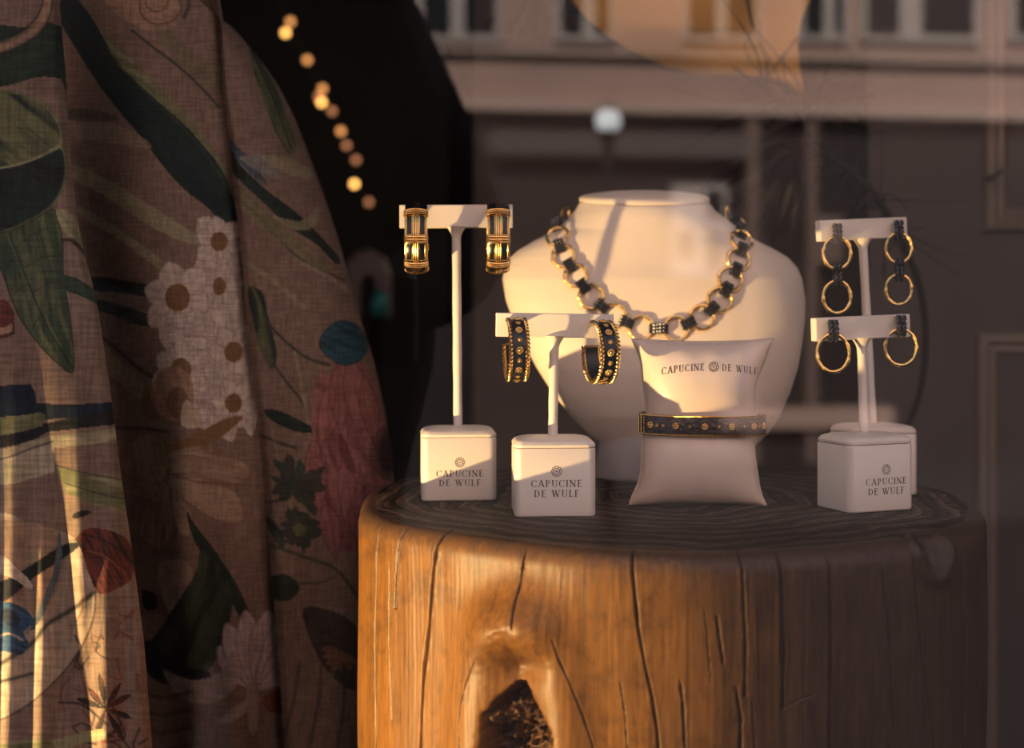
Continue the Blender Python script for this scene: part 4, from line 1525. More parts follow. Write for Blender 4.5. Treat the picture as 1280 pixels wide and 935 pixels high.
K = 1.0
TAUPE = np.array((0.205, 0.140, 0.105)); TAUPE2 = np.array((0.155, 0.103, 0.078))
DKG = (0.016, 0.028, 0.022); DKG2 = (0.035, 0.055, 0.032); OLV = (0.125, 0.125, 0.060); OLV2 = (0.25, 0.23, 0.135)
CRM = (0.44, 0.35, 0.26); CRM2 = (0.30, 0.22, 0.16); WHT = (0.50, 0.41, 0.345); WHT2 = (0.31, 0.24, 0.21)
OCH = (0.17, 0.095, 0.04); TEAL = (0.025, 0.075, 0.105); TEAL2 = (0.012, 0.028, 0.04); PNK = (0.27, 0.115, 0.105); PNK2 = (0.13, 0.045, 0.05)
INK = (0.015, 0.014, 0.014); RUST = (0.13, 0.035, 0.022); BLUE = (0.035, 0.085, 0.16)
BGE = (0.30, 0.19, 0.125); BGE2 = (0.17, 0.095, 0.06); NAVY = (0.012, 0.018, 0.03)


def base_cloth(X, Y):
    n = vnoise(X / 90, Y / 120, 5) * 0.45 + vnoise(X / 30, Y / 30, 6) * 0.25 + vnoise((X + Y) / 9, (X - Y) / 60, 8) * 0.3
    return TAUPE * (1 - n[..., None]) + TAUPE2 * n[..., None]


def paint_lapel(p):
    p.poly([(-80, 40), (-20, 30), (30, 34), (60, 28), (84, 40), (80, 60), (84, 96), (50, 96), (0, 108), (-80, 112)], DKG, DKG2, 0)
    p.line([(62, -20), (58, 10), (48, 32), (28, 48), (0, 60), (-40, 66)], BGE, 7)
    p.line([(56, -20), (52, 8), (42, 26), (24, 40), (-10, 52)], INK, 1.5)
    p.line([(68, -20), (64, 12), (54, 36), (32, 54), (0, 68)], INK, 1.2)
    p.poly([(70, 55), (84, 70), (98, 90), (112, 120), (110, 136), (94, 134), (82, 112), (72, 84)], DKG, DKG2, 60)
    # striped bud
    p.poly([(-60, 120), (-20, 114), (20, 116), (50, 128), (70, 150), (76, 176), (60, 190), (30, 203), (0, 210), (-60, 214)], OLV, DKG, 40, 0.10, 1.0, edge=OLV2)
    p.poly([(-60, 214), (0, 210), (40, 200), (74, 184), (82, 210), (78, 238), (60, 264), (30, 282), (0, 292), (-60, 300)], DKG, INK, 30, 0.1, 1.0, edge=OLV2)
    p.line([(-60, 214), (0, 210), (40, 200), (78, 182)], OLV2, 1.6)
    p.line([(0, 292), (30, 280), (60, 262), (78, 236), (84, 205), (80, 180), (72, 150), (52, 128), (20, 116), (-40, 112)], OLV, 2.6)
    p.line([(80, 182), (104, 200), (128, 214)], OLV, 5)
    # veined leaf
    p.poly([(-10, 300), (20, 286), (50, 270), (68, 262), (78, 300), (80, 350), (88, 400), (92, 464), (70, 452), (48, 430), (24, 396), (6, 350)], DKG2, OLV, 75, 0.16, 0.75, edge=INK)
    p.line([(12, 292), (34, 350), (60, 410), (92, 462)], INK, 1.4)
    for (a, b_) in (((20, 310), (60, 285)), ((30, 335), (76, 318)), ((42, 365), (80, 352)), ((54, 392), (86, 384)), ((24, 320), (8, 335)), ((38, 356), (18, 368)), ((54, 394), (40, 412))):
        p.line([a, ((a[0] + b_[0]) / 2, (a[1] + b_[1]) / 2 - 4), b_], INK, 0.9, alpha=0.7)
    p.poly([(70, 262), (92, 270), (104, 292), (108, 318), (96, 300), (80, 290)], OLV2, OLV, 60)
    p.line([(78, 300), (92, 302), (110, 322)], INK, 3)
    p.poly([(78, 345), (100, 350), (128, 372), (138, 398), (120, 380), (96, 368), (80, 362)], DKG2, DKG, 40)
    p.poly([(-60, 380), (0, 374), (14, 384), (18, 402), (10, 420), (-60, 424)], RUST, INK, 0, 0.5)
    p.poly([(-60, 408), (0, 410), (14, 404), (14, 414), (0, 418), (-60, 422)], BGE, None)
    p.line([(-60, 424), (0, 422), (18, 416)], INK, 1.6)
    # layered bands
    p.poly([(-80, 486), (0, 482), (38, 480), (44, 490), (46, 504), (90, 506), (148, 502), (150, 514), (110, 522), (60, 524), (20, 524), (-80, 532)], NAVY, TEAL2, -5, smooth=False)
    p.poly([(-80, 528), (20, 520), (52, 516), (54, 528), (20, 544), (-80, 556)], OLV, OLV2, -10)
    p.poly([(52, 530), (100, 520), (150, 512), (150, 530), (110, 534), (60, 540)], INK, DKG, -5, smooth=False)
    p.poly([(-80, 556), (0, 545), (58, 532), (60, 540), (20, 556), (-80, 572)], INK, NAVY, -10)
    p.poly([(-80, 574), (10, 560), (62, 545), (110, 540), (150, 534), (152, 548), (110, 556), (66, 560), (68, 590), (20, 604), (-80, 616)], OLV2, CRM, -8, 0.12, 0.9, smooth=False)
    p.line([(-80, 582), (0, 574), (40, 560), (66, 552)], TEAL2, 1.6)
    p.poly([(70, 582), (110, 592), (165, 602), (166, 640), (120, 632), (82, 616)], OLV, OLV2, 12, 0.16, 0.9, smooth=False)
    p.line([(70, 582), (110, 592), (165, 602)], DKG, 1.2)
    p.line([(82, 604), (120, 616), (166, 626)], DKG, 1.0)
    p.poly([(92, 642), (104, 638), (114, 640), (104, 646), (92, 648)], INK)
    # round cream petals with a dark bar and blue bloom
    p.poly([(-80, 640), (0, 640), (40, 655), (80, 665), (108, 690), (120, 735), (116, 775), (98, 815), (70, 850), (36, 880), (0, 900), (-80, 920)], CRM2, CRM, 70, 0.08, 0.8)
    p.poly([(-80, 660), (0, 650), (60, 660), (80, 700), (60, 760), (20, 800), (-80, 820)], BGE, TAUPE2, 80, 0.12, 0.8)
    p.line([(120, 738), (116, 775), (98, 815), (70, 850), (36, 880), (0, 900), (-40, 912)], INK, 1.5)
    p.line([(118, 740), (90, 762), (60, 780), (38, 806), (0, 830)], DKG, 4)
    p.poly([(-20, 740), (0, 728), (30, 712), (70, 686), (100, 672), (98, 684), (70, 704), (40, 724), (12, 748), (-10, 756)], INK, DKG, -30)
    p.line([(30, 705), (70, 682), (98, 676)], OLV2, 1.6)
    p.poly([(74, 664), (78, 690), (74, 720), (60, 755), (44, 784), (38, 786), (52, 752), (66, 716), (70, 690)], (0.09, 0.11, 0.12), TEAL2, 100)
    p.poly([(-40, 690), (0, 694), (24, 712), (40, 730), (36, 736), (14, 722), (-10, 716), (-40, 712)], CRM, WHT, 30)
    p.poly([(-20, 756), (0, 752), (22, 756), (36, 766), (42, 778), (30, 790), (36, 806), (26, 818), (6, 814), (-20, 806)], BLUE, TEAL2, 30, 0.25, 0.9)
    p.poly([(4, 760), (18, 764), (26, 776), (14, 782), (2, 774)], INK, BLUE)
    p.line([(-10, 800), (10, 792), (28, 800)], CRM, 1.8)
    p.line([(-40, 860), (0, 852), (40, 842)], DKG, 3)
    # dark red bloom and filaments
    p.poly([(96, 672), (112, 660), (140, 664), (160, 676), (168, 700), (164, 724), (146, 736), (124, 742), (112, 720), (104, 694)], RUST, INK, 60, 0.35, 1.0)
    p.line([(104, 668), (130, 676), (154, 690), (166, 702)], INK, 1.6)
    p.line([(110, 688), (132, 696), (150, 712)], (0.20, 0.07, 0.03), 1.6)
    rs = random.Random(5)
    for i in range(26):
        cx0, cy0 = rs.uniform(86, 176), rs.uniform(742, 935)
        pts = [(cx0, cy0)]
        for k in range(3):
            pts.append((pts[-1][0] + rs.uniform(-16, 14), pts[-1][1] + rs.uniform(-8, 20)))
        p.line(pts, RUST if rs.random() < 0.45 else INK, rs.uniform(1.0, 2.2), alpha=0.85)
    for a in (200, 230, 260, 300, 330, 20, 60, 110):
        p.petal(132, 886, a, rs.uniform(30, 46), 8, INK, RUST)
    p.line([(74, 878), (100, 880), (118, 892), (134, 906)], INK, 2)
    p.poly([(60, 930), (100, 916), (130, 912), (130, 924), (100, 930), (70, 950)], OLV2, OLV, -10)
    p.poly([(-80, 940), (0, 930), (60, 925), (60, 960), (-80, 970)], OLV, OLV2)


def daisy(p, cx, cy, r, n, rot, c=OCH, sq=1.0):
    for k in range(n):
        p.petal(cx, cy, rot + 360 * k / n, r * (0.92 + 0.16 * ((k * 7) % 3) / 2), r * 0.72, WHT, WHT2, edge=(0.30, 0.22, 0.20))
    p.disc(cx, cy, r * 0.34 * sq, r * 0.38, c, BGE2, 0)


def paint_body(p):
    p.poly([(118, -40), (165, -30), (205, 12), (222, 30), (205, 38), (180, 36), (150, 20), (130, 0)], BGE, TAUPE2, 30)
    p.disc(200, 8, 26, 22, BGE, BGE2, 20, edge=INK)
    p.disc(196, 2, 14, 12, BGE, BGE2, 20, edge=INK)
    p.line([(232, -20), (236, 6), (230, 22)], INK, 2.4)
    p.poly([(122, 40), (150, 60), (182, 92), (215, 125), (250, 165), (284, 215), (290, 250), (276, 235), (240, 190), (205, 150), (165, 112), (135, 82)], OLV, OLV2, 45, 0.14, 0.8)
    p.line([(165, 38), (190, 58), (222, 82), (250, 108), (274, 134)], DKG, 2.2)
    p.poly([(196, 30), (240, 60), (274, 90), (280, 120), (262, 112), (230, 84), (200, 52)], OLV, TAUPE2, 40, 0.15, 0.7, alpha=0.5)
    p.poly([(72, 14), (82, -10), (96, -2), (112, 18), (130, 48), (140, 70), (156, 90), (195, 124), (244, 170), (284, 225), (300, 296), (296, 302), (278, 284), (262, 262), (232, 238), (206, 210), (178, 174), (150, 140), (122, 104), (98, 66), (76, 30)], DKG, NAVY, 50, 0.1, 0.7)
    p.line([(140, 70), (175, 108), (215, 146), (255, 190), (288, 240)], DKG2, 1.4)
    p.poly([(86, 150), (130, 152), (172, 168), (190, 184), (160, 182), (120, 176), (86, 172)], CRM2, OLV2, 10, alpha=0.55)
    p.poly([(86, 136), (120, 138), (150, 148), (130, 152), (86, 150)], DKG2, DKG, 10, alpha=0.6)
    p.poly([(90, 206), (130, 222), (180, 252), (230, 284), (262, 304), (256, 308), (224, 300), (180, 278), (130, 244), (92, 224)], OLV2, CRM2, 30, 0.2, 0.5, alpha=0.95)
    p.poly([(98, 258), (130, 274), (165, 298), (196, 320), (214, 336), (204, 338), (180, 322), (150, 300), (120, 282), (100, 268)], OLV2, CRM2, 35, 0.2, 0.5, alpha=0.95)
    p.poly([(116, 346), (150, 350), (200, 358), (208, 368), (190, 372), (150, 366), (116, 362)], DKG, INK, 5)
    p.poly([(120, 374), (160, 384), (200, 400), (198, 408), (170, 406), (140, 394), (120, 386)], DKG, DKG2, 15)
    p.line([(126, 420), (150, 440), (175, 462), (196, 474)], DKG, 3)
    p.poly([(124, 430), (150, 450), (180, 480), (186, 498), (170, 496), (148, 478), (128, 452)], OLV2, CRM2, 40, alpha=0.6)
    # white blossom column
    p.poly([(250, 272), (275, 276), (292, 300), (300, 330), (306, 400), (312, 450), (320, 480), (322, 520), (314, 545), (300, 530), (290, 552), (268, 540), (240, 530), (225, 505), (232, 470), (200, 425), (205, 395), (232, 380), (240, 340), (252, 310), (246, 290)], WHT, WHT2, 70, 0.22, 0.7)
    daisy(p, 274, 302, 32, 6, 20)
    daisy(p, 274, 358, 30, 6, 50, sq=0.8)
    daisy(p, 222, 372, 46, 6, 15)
    daisy(p, 236, 412, 28, 5, 10, (0.40, 0.32, 0.30))
    daisy(p, 266, 430, 26, 5, 40, (0.40, 0.32, 0.30))
    daisy(p, 292, 440, 34, 6, 0)
    daisy(p, 300, 490, 28, 5, 25, WHT2)
    daisy(p, 254, 500, 28, 6, 30, (0.40, 0.32, 0.30))
    daisy(p, 292, 504, 32, 6, 10)
    daisy(p, 226, 462, 38, 6, 30)
    p.disc(216, 492, 27, 34, BGE, BGE2, 70)
    p.disc(222, 504, 14, 20, BGE2, OCH, 70)
    p.poly([(182, 480), (190, 500), (200, 522), (190, 528), (178, 505)], BGE2, OCH, 80)
    p.poly([(232, 500), (252, 520), (246, 535), (226, 530)], CRM, BGE, 60)
    # large beige lily
    p.line([(145, 535), (180, 536), (210, 540)], DKG, 2.4)
    p.poly([(160, 560), (180, 544), (202, 548), (208, 570), (206, 600), (190, 622), (170, 618), (158, 595)], BGE, BGE2, 80, 0.2, 0.8, edge=BGE2)
    p.poly([(206, 560), (240, 545), (280, 524), (304, 520), (290, 536), (262, 556), (230, 568)], OCH, BGE2, -25)
    p.poly([(208, 568), (250, 558), (292, 572), (312, 585), (306, 600), (280, 605), (240, 600), (212, 590)], CRM2, BGE2, 10, 0.2, 0.8, edge=BGE2)
    p.poly([(210, 594), (250, 604), (290, 612), (304, 636), (300, 652), (270, 650), (238, 630), (214, 610)], CRM2, BGE, 30, 0.2, 0.8, edge=BGE2)
    p.poly([(204, 600), (216, 620), (218, 650), (210, 680), (192, 684), (176, 668), (180, 640), (194, 618)], BGE, BGE2, 90, 0.2, 0.8, edge=BGE2)
    p.poly([(216, 612), (238, 640), (240, 665), (226, 668), (218, 645)], CRM2, BGE2, 60)
    p.line([(208, 555), (212, 580), (210, 600)], OLV, 3)
    # stems, pale petals, striped dark leaf
    p.poly([(234, 640), (244, 656), (270, 690), (300, 738), (320, 788), (312, 790), (292, 758), (262, 708), (240, 670)], DKG, INK, 60)
    p.poly([(205, 700), (235, 704), (240, 728), (228, 750), (214, 770), (204, 748), (196, 724)], CRM2, WHT2, 70)
    p.poly([(178, 738), (196, 744), (194, 762), (180, 760)], INK)
    p.poly([(252, 690), (282, 720), (290, 760), (280, 800), (262, 835), (230, 848), (196, 840), (182, 815), (204, 780), (230, 740), (246, 712)], DKG2, INK, 110, 0.12, 1.0)
    p.poly([(182, 800), (220, 830), (262, 840), (250, 856), (210, 856), (184, 840)], INK, NAVY)
    # water lily
    for a, l, w_ in ((-128, 74, 30), (-112, 94, 34), (-96, 104, 34), (-80, 106, 34), (-64, 112, 34), (-50, 106, 34), (-36, 84, 28)):
        p.petal(318, 866, a, l, w_, (0.40, 0.32, 0.31), (0.24, 0.18, 0.18), edge=(0.15, 0.11, 0.11), base=-0.1)
    p.poly([(204, 838), (240, 850), (276, 840), (290, 812), (300, 835), (292, 862), (262, 880), (226, 872)], WHT2, (0.2, 0.15, 0.15), 10)
    p.poly([(310, 855), (324, 858), (322, 912), (312, 915), (308, 885)], WHT2, BGE2, 90)
    p.poly([(272, 902), (306, 876), (312, 886), (290, 902)], WHT2, BGE2, -30)
    p.poly([(330, 870), (362, 860), (360, 886), (336, 890)], RUST, BGE2)
    for y in range(860, 960, 22):
        p.line([(170, y), (200, y + 12), (240, y + 4)], INK, 3.0, alpha=0.6)


def paint_sleeve(p):
    p.poly([(312, 58), (330, 84), (346, 112), (356, 140), (370, 180), (362, 194), (346, 168), (330, 128), (318, 94)], DKG2, OLV, 65, 0.2, 0.8)
    p.line([(314, 62), (330, 96), (348, 140), (364, 186)], INK, 1.2)
    p.poly([(286, 172), (298, 184), (316, 204), (334, 230), (318, 222), (300, 204), (288, 192)], (0.07, 0.085, 0.11), TEAL2, 45)
    p.poly([(300, 196), (330, 194), (344, 208), (346, 222), (330, 218), (310, 206)], (0.16, 0.15, 0.14), OLV2, 25)
    p.poly([(330, 194), (370, 200), (392, 216), (384, 224), (350, 214)], OLV2, BGE, 15, alpha=0.6)
    p.poly([(286, 184), (302, 208), (334, 238), (366, 262), (396, 290), (424, 322), (420, 330), (396, 306), (362, 284), (330, 254), (300, 226), (290, 212)], DKG, INK, 42, 0.1, 0.8)
    p.line([(294, 248), (320, 268), (350, 300), (380, 326), (430, 350)], DKG, 2.0)
    p.poly([(296, 230), (330, 262), (372, 300), (410, 335), (404, 342), (360, 310), (320, 276), (298, 252)], OLV, OLV2, 40, alpha=0.7)
    p.poly([(340, 270), (376, 276), (398, 258), (394, 282), (370, 288)], OLV2, BGE, -10, alpha=0.6)
    p.line([(310, 330), (340, 350), (380, 384)], OLV2, 4, alpha=0.6)
    p.line([(380, 330), (410, 346), (434, 362)], CRM2, 3.0, alpha=0.7)
    p.line([(312, 372), (340, 410), (380, 445), (412, 456)], DKG, 2.4)
    p.poly([(310, 360), (328, 366), (336, 400), (346, 440), (340, 462), (326, 440), (316, 400)], DKG, OLV, 75, 0.15, 0.8)
    p.line([(342, 455), (360, 480), (376, 500), (384, 520)], DKG, 2.0)
    p.line([(368, 440), (380, 500), (392, 580)], OLV2, 2.4, alpha=0.6)
    p.poly([(330, 512), (350, 514), (384, 530), (400, 540), (372, 540), (340, 526)], DKG, INK, 15)
    p.line([(318, 540), (345, 552), (370, 560)], DKG, 2.4)
    p.line([(338, 530), (350, 580), (366, 640)], OLV2, 1.8, alpha=0.5)
    # protea: petals, teal bud, dark spiky heart
    p.poly([(398, 470), (412, 470), (424, 456), (452, 452), (464, 466), (474, 500), (482, 540), (488, 600), (480, 640), (460, 670), (440, 690), (420, 680), (402, 620), (392, 560), (390, 520)], PNK, PNK2, 75, 0.12, 0.9)
    for x0, y0, a, l, w_ in ((400, 560, -75, 92, 30), (425, 540, -88, 90, 32), (452, 545, -98, 96, 30), (470, 560, -100, 90, 22), (400, 640, -95, 90, 28), (430, 650, -80, 90, 34), (408, 590, -140, 26, 16), (470, 620, -120, 76, 26), (450, 690, -70, 80, 30), (420, 700, -100, 70, 26), (476, 700, -95, 84, 26)):
        p.petal(x0, y0, a, l, w_, PNK, PNK2, edge=PNK2)
    p.poly([(424, 540), (436, 560), (444, 590), (434, 586), (424, 562)], PNK2, RUST, 60)
    for a in range(90, 280, 9):
        p.line([(488, 566), (488 + 26 * math.cos(R(a)), 566 + 34 * math.sin(R(a)))], INK, 1.8, smooth=False)
    p.disc(488, 566, 15, 24, INK, RUST)
    p.poly([(399, 430), (408, 412), (424, 401), (442, 404), (456, 420), (458, 440), (446, 453), (428, 456), (410, 446)], TEAL, TEAL2, 20, 0.3, 0.9, edge=TEAL2)
    for dy in (-14, -5, 4, 13):
        p.line([(404, 430 + dy * 0.3), (428, 428 + dy), (456, 430 + dy * 0.5)], TEAL2, 0.9, alpha=0.7)
    # dark foliage below
    rs = random.Random(3)
    for (cx0, cy0, sp) in ((372, 606, 24), (374, 660, 22)):
        for k in range(26):
            a = rs.uniform(0, 360)
            p.petal(cx0 + rs.uniform(-sp, sp) * 0.4, cy0 + rs.uniform(-sp, sp) * 0.5, a, rs.uniform(16, 34), rs.uniform(8, 15), (0.05, 0.046, 0.038) if k % 3 else DKG2, DKG)
    for k in range(9):
        p.petal(374, 662, k * 40, 9, 5, OLV, DKG2)
    p.line([(310, 630), (335, 628), (356, 624)], DKG, 2.2)
    p.poly([(310, 634), (340, 648), (356, 676), (350, 684), (332, 660), (310, 644)], DKG, OLV, 40)
    p.line([(308, 668), (340, 682), (380, 696), (420, 712), (450, 750)], DKG2, 3)
    p.poly([(322, 734), (336, 722), (356, 718), (372, 728), (372, 742), (356, 752), (338, 746)], DKG, DKG2, 0)
    p.poly([(306, 732), (316, 726), (328, 732), (318, 738)], RUST)
    p.line([(370, 730), (400, 728), (420, 720)], DKG2, 1.6)
    p.poly([(380, 760), (430, 770), (452, 800), (450, 860), (420, 850), (392, 810)], INK, DKG, 70, alpha=0.8)
    for k in range(7):
        p.petal(428, 815, 40 + k * 25, 26, 9, BGE2, RUST)
    for k in range(6):
        p.line([(350 + k * 18, 935), (366 + k * 16, 880), (374 + k * 14, 830)], OLV if k % 2 else DKG, 3.0, alpha=0.6)


mf, nt, bb = new_mat('printed_linen')
at = nt.nodes.new('ShaderNodeAttribute'); at.attribute_name = 'print'
aw = nt.nodes.new('ShaderNodeAttribute'); aw.attribute_name = 'weave'
hs = []
for sc_ in ((6.5, 0.7, 1), (0.7, 6.5, 1)):
    mp = nt.nodes.new('ShaderNodeMapping'); mp.inputs['Scale'].default_value = sc_
    nt.links.new(aw.outputs['Vector'], mp.inputs[0])
    n_ = nt.nodes.new('ShaderNodeTexNoise'); n_.inputs['Scale'].default_value = 0.55; n_.inputs['Detail'].default_value = 2
    nt.links.new(mp.outputs[0], n_.inputs['Vector'])
    hs.append(n_)
ad = nt.nodes.new('ShaderNodeMath'); ad.operation = 'ADD'
nt.links.new(hs[0].outputs[0], ad.inputs[0]); nt.links.new(hs[1].outputs[0], ad.inputs[1])
mr = nt.nodes.new('ShaderNodeMapRange'); mr.inputs[1].default_value = 0.75; mr.inputs[2].default_value = 1.25; mr.inputs[3].default_value = 0.70; mr.inputs[4].default_value = 1.30
nt.links.new(ad.outputs[0], mr.inputs[0])
mu = nt.nodes.new('ShaderNodeVectorMath'); mu.operation = 'SCALE'
nt.links.new(at.outputs['Color'], mu.inputs[0]); nt.links.new(mr.outputs[0], mu.inputs['Scale'])
nt.links.new(mu.outputs[0], bb.inputs['Base Color'])
bb.inputs['Roughness'].default_value = 0.8
bb.inputs['Specular IOR Level'].default_value = 0.25
bp = nt.nodes.new('ShaderNodeBump'); bp.inputs['Strength'].default_value = 0.55; bp.inputs['Distance'].default_value = 0.0006
nt.links.new(ad.outputs[0], bp.inputs['Height']); nt.links.new(bp.outputs[0], bb.inputs['Normal'])

coat = empty('floral_coat', (-0.25, 1.05, 0.0))
tag(coat, 'taupe linen coat with a large printed flower pattern, filling the left of the window', 'coat')
cinv = np.array((-0.25, 1.05, 0.0))


def cloth(name, xL, xR, Yfun, paint, nu, nv, y0=-70, y1=1010, wscale=1.0, wrap=0, thick=0.004):
    """xL, xR: functions of pattern row; Yfun(X, Y, t) depth of the sheet. wrap > 0 bends the right border back into a round edge"""
    v = np.linspace(y0, y1, nv)
    t = np.linspace(0, 1, nu)
    L = xL(v)[:, None]; Rr_ = xR(v)[:, None]
    if wrap:
        a = t * math.pi / 2 * 1.0
        X = L + (Rr_ - L) * (0.35 * t + 0.65 * np.sin(a))[None, :]
    else:
        X = L + (Rr_ - L) * t[None, :]
    Yp = np.repeat(v[:, None], nu, 1)
    T = np.repeat(t[None, :], nv, 0)
    D = Yfun(X, Yp, T)
    p = Print(X, Yp, TAUPE)
    p.C = base_cloth(X, Yp)
    paint(p)
    wx = (X - 640) / F * D
    wz = CZ - (Yp - HY) / F * D
    V = np.stack([wx, D, wz], -1)
    wv_ = np.stack([X / 10 * wscale, Yp / 10 * wscale, X * 0], -1)
    # right border turns back to give the cloth thickness / a round sleeve
    m_ = wrap if wrap else 6
    ext, extw, extc = [], [], []
    for k in range(1, m_ + 1):
        q = k / m_
        if wrap:
            a = q * math.pi / 2
            e = V[:, -1].copy()
            e[:, 0] -= 0.075 * (1 - math.cos(a)); e[:, 1] += 0.075 * math.sin(a)
        else:
            e = V[:, -1].copy()
            e[:, 0] -= 0.004 * q + 0.02 * q * q; e[:, 1] += thick * math.sin(q * math.pi / 2) + 0.008 * q
        ext.append(e); extw.append(wv_[:, -1] + np.array((q * 4, 0, 0))); extc.append(p.C[:, -1])
    V = np.concatenate([V, np.stack(ext, 1)], 1)
    wv_ = np.concatenate([wv_, np.stack(extw, 1)], 1)
    Cc = np.concatenate([p.C, np.stack(extc, 1)], 1) * 0.88
    o = grid_mesh(name, V - cinv, V.shape[1], nv, mf, colors=Cc, weave=wv_, parent=coat)
    return o


fi = lambda pts: (lambda v: np.interp(v, [a for a, _ in pts], [b_ for _, b_ in pts]))
seam = fi([(-70, 262), (0, 270), (22, 276), (120, 279), (180, 288), (240, 293), (300, 300), (400, 308), (520, 322), (640, 332), (780, 345), (1010, 362)])
_ro = [(-70, 150), (-30, 212), (0, 247), (22, 276), (40, 296), (62, 315), (85, 333), (109, 349), (145, 367), (184, 382), (240, 403), (304, 424), (350, 436), (386, 446), (449, 466), (510, 480), (570, 490), (640, 494), (720, 493), (800, 488), (1010, 474)]
router = fi(_ro)


def smoothrow(f, s=14):
    return lambda v: sum(f(v + d) for d in np.linspace(-s, s, 9)) / 9


seam_s = smoothrow(seam, 20)
rout_s = smoothrow(router, 8)
ledge = smoothrow(fi([(-70, 70), (0, 74), (90, 82), (220, 90), (300, 101), (370, 120), (480, 137), (600, 152), (680, 164), (800, 180), (1010, 196)]), 20)


def Y_body(X, Yp, T):
    s = seam_s(Yp[:, 0])[:, None]
    d = (s - X)
    f = 1.008 - 0.030 * np.exp(-((d - 95) / 70) ** 2)
    f = f + 0.010 * np.exp(-(d / 7) ** 2)                                    # sunk into the armhole seam
    f = f + 0.0045 * np.sin(X / 17 + Yp / 150) * np.clip(Yp / 900, 0.1, 1) + 0.003 * np.sin(X / 9 - Yp / 210 + 1) * np.clip((Yp - 250) / 600, 0, 1)
    f = f + 0.050 * np.clip((Yp - 560) / 400, 0, 1) ** 1.3                   # falls inward below the waist
    f = f + 0.030 * np.exp(-((X - ledge(Yp[:, 0])[:, None]) / 40) ** 2)
    return f


def Y_sleeve(X, Yp, T):
    tt = (X - seam_s(Yp[:, 0])[:, None]) / np.maximum(rout_s(Yp[:, 0])[:, None] - seam_s(Yp[:, 0])[:, None], 8)
    tt = np.clip(tt, 0, 1)
    f = 1.000 + 0.085 * (1 - np.sqrt(np.clip(1 - tt ** 2.4, 0, 1)))
    f = f + 0.008 * np.exp(-(tt / 0.035) ** 2)
    f = f + 0.0035 * np.sin(X / 15 + Yp / 120) * (1 - tt) * np.clip(Yp / 600, 0, 1)
    f = f + 0.0022 * np.sin(Yp / 40 + X / 60) * np.exp(-((tt - 0.1) / 0.2) ** 2)
    f = f + 0.025 * np.clip((Yp - 600) / 400, 0, 1)
    return f


def Y_lapel(X, Yp, T):
    e = ledge(Yp[:, 0])[:, None]
    d = e - X
    f = 0.845 - 0.047 * np.clip(d / 170, 0, 1.42) ** 0.86 + 0.07 * np.clip((d - 260) / 300, 0, 1) + 0.045 * np.clip((420 - Yp) / 300, 0, 1)
    f = f - 0.0055 * np.exp(-((d - 55) / 22) ** 2) * np.clip((Yp - 300) / 500, 0, 1)
    f = f + 0.006 * np.exp(-((d - 92) / 18) ** 2) * np.clip((Yp - 200) / 500, 0, 1)
    f = f + 0.0022 * np.sin(X / 6.5 + Yp / 300) * np.clip((Yp - 420) / 300, 0, 1)
    f = f + 0.006 * np.exp(-(d / 6) ** 2)
    return f


seamR = lambda v: np.maximum(rout_s(v), seam_s(v) + 2)
cloth('body_panel', lambda v: v * 0 + 20, lambda v: np.minimum(seam_s(v), rout_s(v)), Y_body, paint_body, 250, 760, wscale=1.0)
cloth('sleeve', seam_s, seamR, Y_sleeve, paint_sleeve, 170, 760, wscale=1.0, wrap=14)
cloth('lapel', lambda v: v * 0 - 420, ledge, Y_lapel, paint_lapel, 420, 860, y1=1180, wscale=0.62)

# ------------------------------------------------------------------ hanging yellow paper leaf and dried branch
YL = 1.33
fi_ = lambda pts: (lambda v: np.interp(v, [a for a, _ in pts], [b_ for _, b_ in pts]))
lL = fi_([(-60, 700), (0, 715), (24, 735), (46, 762), (66, 795), (84, 835), (93, 875), (96.5, 915), (99, 950), (105, 975), (115, 1001)])
lR = fi_([(-60, 1030), (0, 1012), (25, 1002), (55, 997), (85, 1000), (105, 1003), (115, 1003)])
ys_ = sorted(set(list(np.linspace(-60, 84, 30)) + list(np.linspace(85, 115, 36))))
NL = 24
b = MB()
Vf = []
for y in ys_:
    for k in range(NL + 1):
        q = k / NL
        x = float(lL(y)) * (1 - q) + float(lR(y)) * q
        dp = YL - 0.03 * math.sin(math.pi * q) * min(1, (115 - y) / 80) + 0.004 * math.sin(x / 37 + y / 21)
        Vf.append(P(x, y, dp))
m0 = len(Vf)
Vb = [v + Vector((0, 0.003, 0)) for v in Vf]
ff = []
for i in range(len(ys_) - 1):
    for k in range(NL):
        a = i * (NL + 1) + k
        ff.append((a, a + NL + 1, a + NL + 2, a + 1))
        ff.append((m0 + a + 1, m0 + a + NL + 2, m0 + a + NL + 1, m0 + a))
    for a in (i * (NL + 1), i * (NL + 1) + NL):
        ff.append((a, m0 + a, m0 + a + NL + 1, a + NL + 1))
b.add(Vf + Vb, ff)
leaf = empty('hanging_leaf', P(870, -80, YL))
tag(leaf, 'large yellow-orange paper leaf hanging at the top right of the window', 'hanging ornament')
iv = Matrix.Translation(-leaf.location)
b.build('blade', mat('ochre_paper', (0.55, 0.30, 0.07), rough=0.7, var=0.08, scale=8, bump=0.1), leaf, M=iv)
b = MB()
b.tube([P(x, y, YL - 0.034) for x, y in ((925, -60), (932, -10), (938, 20), (942, 34))], 0.0016, 6)
b.tube([P(x, y, YL - 0.034) for x, y in ((942, 34), (960, 55), (985, 85), (1000, 110))], 0.0006, 6)
b.tube([P(x, y, YL - 0.034) for x, y in ((942, 34), (930, 60), (938, 72))], 0.0005, 6)
b.build('vein', mat('dark_vein', (0.08, 0.04, 0.02), rough=0.8), leaf, M=iv)
b = MB()
b.tube([P(870, -85, YL - 0.03), Vector((P(870, -85, YL).x, YL - 0.03, 1.99))], 0.0008, 6)
